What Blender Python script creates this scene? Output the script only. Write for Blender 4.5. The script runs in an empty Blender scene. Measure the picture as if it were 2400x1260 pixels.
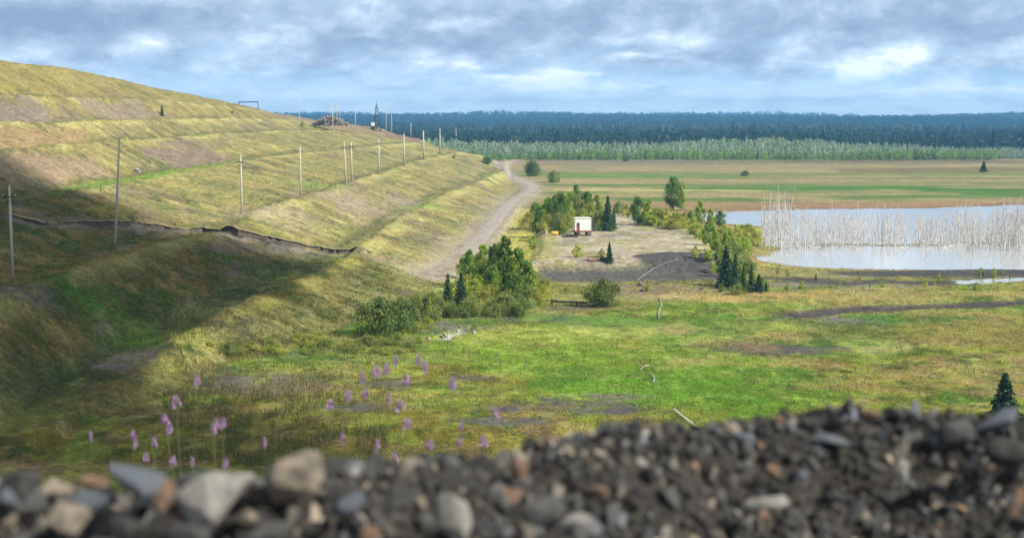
import bpy, bmesh, math, random
import numpy as np
from mathutils import Vector, Matrix, Euler
from mathutils.bvhtree import BVHTree
from mathutils import noise as mnoise
R = math.radians
random.seed(7); rng = np.random.default_rng(7)
S = bpy.context.scene
C = S.collection

# ------------------------------------------------------------------ camera, sky, sun, exposure
H = 22.0; F = 3333.0; HOR = 268.0
PITCH = math.atan((630 - HOR) / F)
cam = bpy.data.cameras.new('camera'); camo = bpy.data.objects.new('camera', cam); C.objects.link(camo)
camo.location = (0, 0, H); camo.rotation_euler = (R(90) - PITCH, 0, 0)
cam.sensor_width = 36.0; cam.lens = 50.0; cam.clip_start = 0.05; cam.clip_end = 30000
cam.dof.use_dof = True; cam.dof.focus_distance = 190; cam.dof.aperture_fstop = 4.8
S.camera = camo
S.render.engine = 'CYCLES'
S.view_settings.view_transform = 'Standard'; S.view_settings.look = 'None'
S.view_settings.gamma = 1.0; S.view_settings.exposure = 0.62
SUN_EL = R(38); SX, SY = 0.86, -0.51
SUNV = Vector((SX * math.cos(SUN_EL), SY * math.cos(SUN_EL), math.sin(SUN_EL))).normalized()
sl = bpy.data.lights.new('sun', 'SUN'); sl.energy = 4.4; sl.angle = R(0.8); sl.color = (1.0, 0.94, 0.83)
slo = bpy.data.objects.new('sun', sl); C.objects.link(slo)
slo.rotation_euler = (-SUNV).to_track_quat('-Z', 'Y').to_euler(); slo.location = (60, -40, 90)

class NT:
    def __init__(s, nt): s.nt = nt; s.n = nt.nodes; s.l = nt.links
    def add(s, t, **kw):
        n = s.n.new(t)
        for k, v in kw.items(): setattr(n, k, v)
        return n
    def put(s, inp, v):
        if isinstance(v, bpy.types.NodeSocket): s.l.new(v, inp)
        elif v is not None: inp.default_value = v
    def math(s, op, a, b=None, c=None, clamp=False):
        n = s.add('ShaderNodeMath', operation=op, use_clamp=clamp)
        s.put(n.inputs[0], a)
        if b is not None: s.put(n.inputs[1], b)
        if c is not None: s.put(n.inputs[2], c)
        return n.outputs[0]
    def vmath(s, op, a, b=None):
        n = s.add('ShaderNodeVectorMath', operation=op)
        s.put(n.inputs[0], a)
        if b is not None: s.put(n.inputs[1], b)
        return n.outputs[0]
    def mix(s, f, a, b, mode='MIX'):
        n = s.add('ShaderNodeMix', data_type='RGBA', blend_type=mode)
        s.put(n.inputs[0], f); s.put(n.inputs[6], a); s.put(n.inputs[7], b)
        return n.outputs[2]
    def noise(s, vec, scale, detail=4, rough=0.55, dist=0.0):
        n = s.add('ShaderNodeTexNoise'); s.put(n.inputs['Vector'], vec)
        n.inputs['Scale'].default_value = scale; n.inputs['Detail'].default_value = detail
        n.inputs['Roughness'].default_value = rough; n.inputs['Distortion'].default_value = dist
        return n.outputs[0]
    def ramp(s, f, a, b, lo=0.0, hi=1.0, smooth=True):
        n = s.add('ShaderNodeMapRange'); n.interpolation_type = 'SMOOTHSTEP' if smooth else 'LINEAR'
        s.put(n.inputs[0], f)
        for i, v in ((1, a), (2, b), (3, lo), (4, hi)): n.inputs[i].default_value = v
        return n.outputs[0]

w = bpy.data.worlds.new('World'); S.world = w; w.use_nodes = True
T = NT(w.node_tree); T.n.clear()
sky = T.add('ShaderNodeTexSky', sky_type='NISHITA'); sky.sun_disc = False
sky.sun_elevation = SUN_EL; sky.sun_rotation = math.atan2(SX, SY); sky.air_density = 1.0; sky.dust_density = 0.6; sky.ozone_density = 1.6
SKYS = 0.12
tc = T.add('ShaderNodeTexCoord'); sep = T.add('ShaderNodeSeparateXYZ'); T.l.new(tc.outputs['Generated'], sep.inputs[0])
dx, dy, dz = sep.outputs
ay = T.math('MAXIMUM', T.math('ABSOLUTE', dy), 0.08)
u = T.math('DIVIDE', dx, ay)                      # azimuth tangent
zc = T.math('MAXIMUM', dz, 0.0)
# cloud space: stretched flat towards the horizon
zz = T.math('MULTIPLY', T.math('LOGARITHM', T.math('ADD', zc, 0.022), 2.718), 0.36)
cv = T.add('ShaderNodeCombineXYZ'); T.put(cv.inputs[0], T.math('MULTIPLY', dx, 2.7)); T.put(cv.inputs[1], T.math('MULTIPLY', dy, 2.7)); T.put(cv.inputs[2], zz)
P = cv.outputs[0]
wn = T.add('ShaderNodeTexNoise'); T.put(wn.inputs['Vector'], P); wn.inputs['Scale'].default_value = 9; wn.inputs['Detail'].default_value = 7
wc = T.vmath('SUBTRACT', wn.outputs['Color'], (0.5, 0.5, 0.5))
P2 = T.vmath('ADD', P, T.vmath('MULTIPLY', wc, (0.05, 0.05, 0.035)))
n1 = T.noise(P2, 11, 8, 0.55)
n2 = T.noise(P2, 20, 9, 0.6)
n3 = T.noise(T.vmath('ADD', P2, (3.1, 1.7, 5.2)), 9, 7, 0.5)
wx = T.add('ShaderNodeSeparateXYZ'); T.l.new(wc, wx.inputs[0])
uw = T.math('MULTIPLY_ADD', wx.outputs[0], 0.10, u)
vw = T.math('MULTIPLY_ADD', wx.outputs[2], 0.020, zc)
front = T.ramp(dy, 0.1, 0.5)
def blob(px, py, rx, ry, amp):
    u0 = (px - 1200) / F; v0 = (HOR - py) / F
    a = T.math('DIVIDE', T.math('SUBTRACT', uw, u0), rx / F); b = T.math('DIVIDE', T.math('SUBTRACT', vw, v0), ry / F)
    r = T.math('ADD', T.math('MULTIPLY', a, a), T.math('MULTIPLY', b, b))
    return T.math('MULTIPLY', T.math('EXPONENT', T.math('MULTIPLY', r, -1)), amp)
def total(bl):
    t = None
    for q in bl:
        g = blob(*q); t = g if t is None else T.math('ADD', t, g)
    return T.math('MULTIPLY', t, front)
dark = total([(180, 60, 330, 38, .75), (650, 20, 260, 22, .2), (1000, 95, 300, 38, .45), (1500, 25, 420, 26, .35), (1700, 140, 190, 28, .55),
              (1950, 70, 330, 26, .4), (2330, 90, 110, 32, .5), (2250, 25, 300, 20, .3), (1250, 60, 300, 40, .35), (60, 75, 130, 20, .2), (2280, 160, 160, 18, .25)])
brt = total([(1990, 160, 150, 26, .42), (1485, 92, 130, 12, .28), (330, 105, 60, 22, .24), (700, 70, 60, 16, .22), (1070, 150, 90, 13, .35), (1230, 180, 140, 12, .45),
             (880, 85, 50, 12, .25), (560, 165, 60, 12, .25), (2080, 130, 60, 18, .35), (430, 100, 200, 16, .2), (1330, 205, 200, 10, .3), (2200, 215, 260, 10, .3), (1080, 60, 80, 14, .25), (1500, 135, 60, 10, .3), (960, 190, 220, 10, .2)])
cover = T.ramp(n1, 0.38, 0.62)
hi = T.ramp(zc, 0.012, 0.040)
cover = T.math('MAXIMUM', T.math('MULTIPLY', cover, T.math('MULTIPLY_ADD', hi, 0.55, 0.45)), T.math('MULTIPLY', hi, T.ramp(n2, 0.28, 0.6, 0.35, 0.85)))
cover = T.math('ADD', cover, T.math('ADD', T.math('MULTIPLY', dark, 1.2), T.math('MULTIPLY', brt, 1.0)), clamp=True)
shade = T.math('ADD', T.math('SUBTRACT', T.math('MULTIPLY', T.math('SUBTRACT', n2, 0.5), 0.95), T.math('MULTIPLY', T.math('SUBTRACT', n3, 0.5), 1.25)), T.math('SUBTRACT', T.math('MULTIPLY', brt, 1.1), T.math('MULTIPLY', dark, 0.55)))
shade = T.math('ADD', shade, T.ramp(zc, 0.01, 0.05, .68, .52), clamp=True)
cr = T.add('ShaderNodeValToRGB'); T.put(cr.inputs[0], shade)
el = cr.color_ramp.elements
el[0].position = 0.0; el[0].color = (.200, .275, .400, 1)
el[1].position = 1.0; el[1].color = (.74, .81, .87, 1)
for p, c in ((.3, (.265, .345, .470, 1)), (.52, (.36, .450, .580, 1)), (.76, (.50, .60, .73, 1))):
    e = el.new(p); e.color = c
# the clear air behind the clouds: Nishita, paler at the horizon where the eye looks through most air
bg0 = T.add('ShaderNodeBackground'); T.l.new(sky.outputs[0], bg0.inputs[0]); bg0.inputs[1].default_value = 0.10
bgh = T.add('ShaderNodeBackground'); T.put(bgh.inputs[0], T.mix(T.ramp(dz, .004, .028), (.92, 1.0, 1.04, 1), (.38, .60, .83, 1))); bgh.inputs[1].default_value = 0.95
bgm = T.add('ShaderNodeMixShader'); T.put(bgm.inputs[0], T.ramp(dz, 0.02, 0.16, 1.0, 0.0)); T.l.new(bg0.outputs[0], bgm.inputs[1]); T.l.new(bgh.outputs[0], bgm.inputs[2])
bg2 = T.add('ShaderNodeBackground'); T.put(bg2.inputs[0], T.mix(T.ramp(zc, .09, .35), cr.outputs[0], (.40, .40, .385, 1))); bg2.inputs[1].default_value = 1.02
ms = T.add('ShaderNodeMixShader'); T.put(ms.inputs[0], T.math('MULTIPLY_ADD', cover, 0.75, 0.22)); T.l.new(bgm.outputs[0], ms.inputs[1]); T.l.new(bg2.outputs[0], ms.inputs[2])
wo = T.add('ShaderNodeOutputWorld'); T.l.new(ms.outputs[0], wo.inputs[0])

# ------------------------------------------------------------------ helpers
CT, ST = math.cos(PITCH), math.sin(PITCH)
def ray(px, py):
    xc = (px - 1200) / F; yc = (630 - py) / F
    y = CT + yc * ST; z = yc * CT - ST
    return xc / y, z / y                     # X per metre of Y, dz per metre of Y
def atz(px, py, z=0.0):
    a, b = ray(px, py); Y = (z - H) / b
    return (a * Y, Y, z)
def aty(px, py, Y):
    a, b = ray(px, py); return (a * Y, Y, H + b * Y)

def tag(o, label=None, cat=None, group=None, kind=None):
    if label: o['label'] = label
    if cat: o['category'] = cat
    if group: o['group'] = group
    if kind: o['kind'] = kind
    return o
def empty(name, loc, rz=0):
    o = bpy.data.objects.new(name, None); o.location = loc; o.rotation_euler = (0, 0, rz); C.objects.link(o); o.empty_display_size = .2
    return o
def link(name, me, parent=None, m=None):
    o = bpy.data.objects.new(name, me); C.objects.link(o)
    if m and not me.materials: me.materials.append(m)
    if parent: o.parent = parent
    return o
def copy_tree(o, parent=None):
    c = o.copy(); C.objects.link(c); c.parent = parent
    for ch in [x for x in o.children]: copy_tree(ch, c)
    return c
def np_mesh(name, V, Fc, col=None, smooth=False):
    """V (n,3); Fc (m,k) all k-gons; col per vertex (n,3)"""
    me = bpy.data.meshes.new(name)
    V = np.asarray(V, np.float32); Fc = np.asarray(Fc, np.int32); k = Fc.shape[1]; m = Fc.shape[0]
    me.vertices.add(len(V)); me.vertices.foreach_set('co', V.ravel())
    me.loops.add(m * k); me.loops.foreach_set('vertex_index', Fc.ravel())
    me.polygons.add(m); me.polygons.foreach_set('loop_start', np.arange(0, m * k, k, dtype=np.int32))
    me.polygons.foreach_set('use_smooth', np.full(m, smooth))
    me.update(calc_edges=True)
    if col is not None:
        a = me.color_attributes.new('col', 'FLOAT_COLOR', 'POINT')
        c4 = np.ones((len(V), 4), np.float32); c4[:, :3] = col; a.data.foreach_set('color', c4.ravel())
    return me

class MB:
    def __init__(s): s.v = []; s.f = []; s.sm = []
    def box(s, c, d, rot=None):
        b = len(s.v); M = rot.to_matrix() if rot else None
        for z in (-.5, .5):
            for x, y in ((-.5, -.5), (.5, -.5), (.5, .5), (-.5, .5)):
                p = Vector((x * d[0], y * d[1], z * d[2]))
                if M: p = M @ p
                s.v.append(tuple(p + Vector(c)))
        for q in ((0, 3, 2, 1), (4, 5, 6, 7), (0, 1, 5, 4), (1, 2, 6, 5), (2, 3, 7, 6), (3, 0, 4, 7)): s.f.append(tuple(b + i for i in q)); s.sm.append(False)
        return s
    def tube(s, pts, rad, n=8, cap=True):
        pts = [Vector(p) for p in pts]
        if not hasattr(rad, '__len__'): rad = [rad] * len(pts)
        b = len(s.v)
        for i, p in enumerate(pts):
            d = (pts[min(i + 1, len(pts) - 1)] - pts[max(i - 1, 0)]).normalized()
            a = d.cross(Vector((0, 0, 1)) if abs(d.z) < .9 else Vector((1, 0, 0))).normalized(); e = d.cross(a)
            for k in range(n):
                t = 2 * math.pi * k / n; s.v.append(tuple(p + (a * math.cos(t) + e * math.sin(t)) * rad[i]))
        for i in range(len(pts) - 1):
            for k in range(n):
                s.f.append((b + i * n + k, b + i * n + (k + 1) % n, b + (i + 1) * n + (k + 1) % n, b + (i + 1) * n + k)); s.sm.append(True)
        if cap:
            s.f.append(tuple(b + k for k in range(n))[::-1]); s.sm.append(False)
            e = b + (len(pts) - 1) * n; s.f.append(tuple(e + k for k in range(n))); s.sm.append(False)
        return s
    def build(s, name, m, parent=None, bevel=0):
        me = bpy.data.meshes.new(name); me.from_pydata(s.v, [], s.f)
        me.polygons.foreach_set('use_smooth', s.sm)
        bm = bmesh.new(); bm.from_mesh(me); bmesh.ops.recalc_face_normals(bm, faces=bm.faces)
        if bevel: bmesh.ops.bevel(bm, geom=[e for e in bm.edges if e.is_manifold and e.calc_face_angle(0) > .5], offset=bevel, segments=2, affect='EDGES')
        bm.to_mesh(me); bm.free(); me.materials.append(m)
        return link(name, me, parent)

# numpy value noise
def _h(ix, iy, s):
    n = (ix.astype(np.int64) * 374761393 + iy.astype(np.int64) * 668265263 + s * 1442695041) & 0x7fffffff
    n = ((n ^ (n >> 13)) * 1274126177) & 0x7fffffff
    n = ((n ^ (n >> 15)) * 2246822519) & 0x7fffffff
    return ((n ^ (n >> 16)) & 0xffff) / 65535.0
def vn(x, y, s=0):
    ix = np.floor(x); iy = np.floor(y); fx = x - ix; fy = y - iy
    fx = fx * fx * (3 - 2 * fx); fy = fy * fy * (3 - 2 * fy)
    a = _h(ix, iy, s); b = _h(ix + 1, iy, s); c = _h(ix, iy + 1, s); d = _h(ix + 1, iy + 1, s)
    return (a + (b - a) * fx) * (1 - fy) + (c + (d - c) * fx) * fy - .5
def fbm(x, y, oct=4, s=0, g=.5):
    t = 0; a = 1.0
    for o in range(oct):
        t = t + a * vn(x * 2 ** o + 17.3 * o, y * 2 ** o - 9.1 * o, s + o * 7); a *= g
    return t
def sst(a, b, x):
    t = np.clip((x - a) / (b - a), 0, 1); return t * t * (3 - 2 * t)

# ------------------------------------------------------------------ materials
def mat(name, col=(.5, .5, .5), rough=.7, var=.18, scale=6.0, bump=.0, metal=0.0, spec=.5, attr=None, trans=0.0, col2=None, bscale=None, bdist=.02, obj=True):
    m = bpy.data.materials.new(name); m.use_nodes = True
    t = NT(m.node_tree); t.n.clear()
    out = t.add('ShaderNodeOutputMaterial'); b = t.add('ShaderNodeBsdfPrincipled')
    tcn = t.add('ShaderNodeTexCoord'); v = tcn.outputs['Object'] if obj else t.add('ShaderNodeNewGeometry').outputs['Position']
    if attr:
        base = t.add('ShaderNodeAttribute', attribute_name=attr).outputs['Color']
    else: base = (*col, 1)
    n = t.noise(v, scale, 5, .6)
    if col2: base = t.mix(t.ramp(n, .40, .62), base, (*col2, 1))
    n2 = t.noise(v, scale * 3.7, 4, .6)
    k = t.math('MULTIPLY_ADD', t.math('SUBTRACT', n2, .5), var * 4, 1.0)
    cc = t.add('ShaderNodeCombineColor');
    for i in range(3): t.put(cc.inputs[i], k)
    c = t.mix(1.0, base, cc.outputs[0], 'MULTIPLY')
    t.put(b.inputs['Base Color'], c); b.inputs['Roughness'].default_value = rough; b.inputs['Metallic'].default_value = metal
    b.inputs['Specular IOR Level'].default_value = spec
    if bump:
        bn = t.add('ShaderNodeBump'); bn.inputs['Strength'].default_value = bump; bn.inputs['Distance'].default_value = bdist
        t.put(bn.inputs['Height'], t.noise(v, bscale or scale * 2, 6, .65)); t.l.new(bn.outputs[0], b.inputs['Normal'])
    if trans:
        tr = t.add('ShaderNodeBsdfTranslucent'); t.put(tr.inputs[0], c)
        mx = t.add('ShaderNodeMixShader'); mx.inputs[0].default_value = trans
        t.l.new(b.outputs[0], mx.inputs[1]); t.l.new(tr.outputs[0], mx.inputs[2]); t.l.new(mx.outputs[0], out.inputs[0])
    else: t.l.new(b.outputs[0], out.inputs[0])
    return m

# ------------------------------------------------------------------ terrain heights
def line(pts):   # pts (px,py,z) -> arrays sorted by Y
    q = sorted([atz(*p) if p[2] is not None else p for p in pts], key=lambda t: t[1])
    a = np.array(q, float); return a
L1 = line([(200, 952, .8), (330, 882, 1.2), (430, 800, 1.9), (600, 705, 3.0), (750, 632, 3.5), (850, 582, 3.6), (960, 500, 3.6), (1060, 450, 3.6), (1140, 420, 3.4), (1185, 400, 2.4)])
L0 = line([(170, 1000, 0), (400, 925, 0), (530, 845, 0), (720, 800, 0), (835, 750, 0), (960, 700, 0), (1045, 648, 0), (1090, 600, 0), (1150, 530, 0), (1195, 470, 0), (1195, 420, 0), (1192, 392, 0)])
def tab(rows): return np.array(rows, float)          # rows (X, Y, z)
# benches further up the heap, as (X, Y, z)
L3 = tab([(-44, 60, 6.0), (-42.5, 112, 6.8), (-40.8, 145, 7.0), (-40.4, 163, 7.1), (-36, 190, 7.2), (-37.2, 209, 7.4), (-35.4, 255, 7.5), (-33.2, 312, 7.5), (-29.6, 413, 7.6), (-25, 470, 7.8), (-19, 545, 7.6), (-9, 610, 3)])
L4 = tab([(-52, 60, 6.4), (-50.5, 112, 7.2), (-48, 145, 7.6), (-46.5, 170, 7.6), (-42, 213, 7.8), (-38.6, 250, 7.8), (-36.8, 301, 7.8), (-33, 393, 8.0), (-29, 470, 8.2), (-23, 545, 8.0), (-13, 610, 4)])
L5 = tab([(-58, 60, 11.5), (-57.5, 159, 12), (-58.5, 215, 12), (-59, 262, 12), (-57, 333, 12), (-51, 397, 12), (-43, 450, 12), (-36, 530, 11.5), (-24, 600, 7)])
L7 = tab([(-72, 60, 16.8), (-73, 203, 17), (-75, 320, 17), (-73, 420, 17), (-68, 490, 16.6), (-55, 560, 15.6), (-38, 605, 11.5)])
L9 = tab([(-84, 60, 20.6), (-85, 236, 20.6), (-85, 354, 20.95), (-84, 472, 20.8), (-78, 540, 19.2), (-62, 590, 17.6), (-50, 620, 15)])
L11 = tab([(-96, 60, 25.6), (-97, 269, 25.7), (-97, 404, 25.9), (-96, 500, 24.6), (-93, 560, 22.6), (-88, 630, 19.2), (-70, 680, 17)])
L13 = tab([(-115, 60, 33), (-115, 319, 33.5), (-115, 372, 33.6), (-113, 451, 30.6), (-111, 540, 27.4), (-108, 639, 23.2), (-100, 720, 19.2)])
def ev(L, Y, e=True):
    return np.interp(Y, L[:, 1], L[:, 0]), np.interp(Y, L[:, 1], L[:, 2])
FAULT = None
PAD = [atz(*p, 1.6) for p in ((1232, 612), (1262, 575), (1256, 540), (1310, 470), (1500, 500), (1620, 530), (1690, 570), (1690, 616), (1500, 612))]
def inpoly(x, y, poly):
    ins = np.zeros(x.shape, bool); n = len(poly)
    for i in range(n):
        x1, y1 = poly[i][:2]; x2, y2 = poly[(i + 1) % n][:2]
        c = ((y1 > y) != (y2 > y)) & (x < (x2 - x1) * (y - y1) / (y2 - y1 + 1e-9) + x1); ins ^= c
    return ins
def pdist(x, y, poly, closed=True):
    d = np.full(x.shape, 1e9); n = len(poly)
    for i in range(n if closed else n - 1):
        ax, ay_ = poly[i][:2]; bx, by = poly[(i + 1) % n][:2]
        ux, uy = bx - ax, by - ay_; t = np.clip(((x - ax) * ux + (y - ay_) * uy) / (ux * ux + uy * uy + 1e-9), 0, 1)
        d = np.minimum(d, np.hypot(x - ax - t * ux, y - ay_ - t * uy))
    return d
def soft(x, y, poly, wd):        # 1 inside, 0 outside, ramp of width wd centred on the outline
    d = pdist(x, y, poly); s = np.where(inpoly(x, y, poly), d, -d)
    return sst(-wd / 2, wd / 2, s)
LAKE = [atz(*p, 0) for p in ((1640, 497), (1760, 492), (1980, 488), (2200, 487), (2400, 478), (2900, 462), (3200, 470), (3200, 640), (2600, 634), (2400, 630), (2150, 629), (1960, 626), (1870, 622), (1800, 612), (1790, 600), (1830, 596), (1820, 575), (1800, 560), (1790, 530), (1700, 524), (1660, 515))]
SLIVER = [atz(*p, 0) for p in ((2240, 664), (2320, 655), (2420, 650), (2700, 650), (2700, 662), (2420, 659), (2330, 662))]
PUD = [atz(*p, 0) for p in ((1008, 796), (1020, 785), (1060, 775), (1100, 765), (1105, 774), (1075, 786), (1040, 798))]
DITCH = [atz(*p, 0) for p in ((1870, 738), (1960, 728), (2150, 720), (2400, 711), (2600, 705))]
MOUND = atz(1600, 632, 0)
ROAD = [atz(*p) for p in ((1010, 650, .3), (1060, 622, .4), (1090, 598, .4), (1150, 530, .4), (1197, 475, .4), (1238, 452, .3), (1246, 437, .3), (1215, 418, .3), (1180, 402, .5), (1172, 390, .5), (1185, 381, .4), (1210, 372, .2))]
def height(x, y, detail=True):
    x = np.asarray(x, float); y = np.asarray(y, float)
    # plain
    z = .55 * fbm(x / 40, y / 40, 3, 3) + .22 * fbm(x / 9, y / 9, 3, 5)
    z = z * sst(900, 300, y) + 0
    wob = .8 * fbm(x / 22, y / 22, 3, 11) * sst(80, 130, y)
    ys = y + 0
    xs = [];  zs = []
    def put(xx, zz): xs.append(xx + wob); zs.append(zz)
    x0, _ = ev(L0, ys); x1, z1 = ev(L1, ys); x3, z3 = ev(L3, ys); x4, z4 = ev(L4, ys)
    x0 = np.maximum(x0, x1 + .6)
    wd = np.interp(ys, [90, 110, 150, 200, 260, 420], [2.5, 5.5, 6.5, 4.5, 5.0, 4.0])
    put(x0, z1 * 0); put(x1, z1); put(x1 - .9, z1 + .1); put(x1 - 1.8, z1 - .45 * sst(1, 3, z1)); put(x1 - wd, z1 - .35 * sst(1, 3, z1)); put(x3, z3 + .3); put(x3 - 1, z3 + .3); put(x3 - 2.2, z3 - .25); put(x4, z4 - .2)
    for L, w_ in ((L5, 4.5), (L7, 4), (L9, 4.5), (L11, 4)):
        a, b = ev(L, ys); put(a, b); put(a - w_, b - .25)
    a, b = ev(L13, ys); put(a, b); put(a - 35, b + 2.5); put(a - 200, b + 3)
    XS = np.stack(xs, -1); ZS = np.stack(zs, -1)
    # piecewise linear in x (descending xs)
    h = np.zeros(x.shape); n = XS.shape[-1]
    for i in range(n - 1):
        a = XS[..., i]; b = XS[..., i + 1]; t = np.clip((a - x) / np.maximum(a - b, .05), 0, 1)
        h = h + (ZS[..., i + 1] - ZS[..., i]) * t
    nose = sst(700, 600, y + .35 * (x + 60))
    h = h * nose * sst(70, 104, y + .3 * np.maximum(-x - 45, 0))
    hm = sst(.3, 2.0, h)
    if detail and FAULT is not None:
        # slump below the crack
        fy = np.interp(x, FAULT[:, 0], FAULT[:, 1]) + 1.0 * fbm(x / 5, x * 0, 3, 21) + .7 * vn(x / .9, x * 0, 22)
        dd = fy - y
        amp = np.interp(x, [-95, -70, -45, -38, -28, -20, -17, -15], [.15, .2, .25, .5, .45, .22, .1, 0])
        drop = amp * np.exp(-np.maximum(dd, 0) / 13.0) * sst(-1.6, 1.6, dd)
        h = h - drop * 1.0
        h = h + np.where(dd > 0, np.exp(-np.maximum(dd, 0) / 9.0), 0) * 1.0 * fbm(x / 3, y / 3, 3, 23) * (amp > 0)
        # rills running down the faces, towards +x
        rl = fbm(x / 9, (y + .12 * x) / 2.6, 4, 31, .6)
        h = h + hm * ((.34 + .2 * sst(190, 215, y)) * rl + .38 * fbm(x / 12, y / 18, 3, 41))
        h = h + .07 * fbm(x / 1.1, y / 1.1, 3, 51) * sst(600, 200, y)
    z = z * (1 - hm) + np.maximum(h, 0) + z * hm * .3
    # gravel pad with its bank, mound, ditch, lake
    z = np.where(True, z + (1.6 - z) * soft(x, y, PAD, 3.0), z)
    md = ((x - MOUND[0]) / 7.5) ** 2 + ((y - MOUND[1]) / 6.0) ** 2
    z = z + .95 * np.exp(-md * 1.4) * (1 + .3 * fbm(x / 2, y / 2, 3, 61))
    dr = pdist(x, y, DITCH, False); z = z - .7 * np.exp(-(dr / 1.3) ** 2) * (1 - sst(400, 800, y))
    lk = soft(x + 3 * fbm(x / 9, y / 9, 3, 71), y + 3 * fbm(x / 9, y / 9, 3, 72), LAKE, 5); z = z * (1 - lk) + (-1.0 + .8 * fbm(x / 8, y / 8, 3, 73)) * lk
    sh = soft(x, y, LAKE, 34); z = np.where(lk < .5, z * (1 - sh * .8) + .1 * sh, z); z = np.where((lk < .3) & (y > 200) & (y < 420), np.maximum(z, -.04), z)
    z = z - .7 * soft(x, y, SLIVER, 1.5) - .5 * soft(x + fbm(x, y, 2, 81), y + 2 * fbm(x, y, 2, 82), PUD, .8)
    rd = pdist(x, y, ROAD, False); rk = sst(4.0, 2.2, rd) * (y > 185) * sst(500, 400, y)
    z = z * (1 - rk) + (.45 + .03 * np.clip(y - 400, 0, 100) / 100) * rk
    # far wooded hills
    far = sst(1100, 4600, y)
    z = z + far * (11 + 24 * fbm(x / 700, y / 900, 3, 91)) + 5 * sst(4300, 5100, y) + 6 * sst(1200, 2200, y) * fbm(x / 420, y / 500, 3, 92)
    # the heap the photographer stands on
    hp = 20.55 - .66 * np.maximum(y - 2.6, 0) - .25 * fbm(x / 3, y / 3, 3, 95)
    z = np.maximum(z, hp)
    return z

def on0(px, py):
    a, b = ray(px, py); t = np.geomspace(80, 400, 3000); d = (H + b * t) - height(a * t, t); k = np.argmax(d < 0); return (a * t[k], t[k], 0)
FAULT = np.array(sorted([on0(*p) for p in ((-160, 478), (-60, 492), (0, 499), (60, 507), (120, 520), (200, 515), (300, 519), (380, 530), (430, 532), (480, 528), (560, 540), (620, 551), (690, 567), (750, 579), (820, 587), (880, 592))]))
cols = 940
U = np.linspace(-.66, .60, cols)
ys = list(np.linspace(-40, 84, 70)); y = 84.0
while y < 5300:
    y += min(2.0 * y * y / 73326, .0045 * y) if y < 640 else .011 * y
    ys.append(y)
YS = np.array(ys)
GX = U[None, :] * (YS[:, None] + 42); GY = np.repeat(YS[:, None], cols, 1)
GZ = height(GX, GY)

# ------------------------------------------------------------------ ground colours (what grows or lies where, world-anchored)
GREEN = (.10, .18, .022); LGREEN = (.22, .27, .05); OLIVE = (.20, .185, .035); STRAW = (.33, .27, .115); YEL = (.27, .25, .085)
SOIL = (.17, .140, .105); DIRT = (.080, .074, .072); SAND = (.37, .325, .24); EARTH_SHADE = (.075, .06, .045); RUST = (.175, .13, .06); GREY = (.22, .20, .18); MARSH = (.07, .15, .02)
def eblob(x, y, px, py, rx, ry, z=0.0, ed=.35, s=0):
    """soft blot on the ground, given where it lies and how wide it is"""
    cx, cy, _ = atz(px, py, z); ex = abs(atz(px + rx, py, z)[0] - cx); ey = abs(atz(px, py - ry, z)[1] - atz(px, py + ry, z)[1]) / 2
    r = np.hypot((x - cx) / ex, (y - cy) / ey) + .9 * fbm(x / (ex * .5 + .4), y / (ey * .5 + .4), 4, 200 + s)
    return sst(1 + ed, 1 - ed, r)
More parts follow.
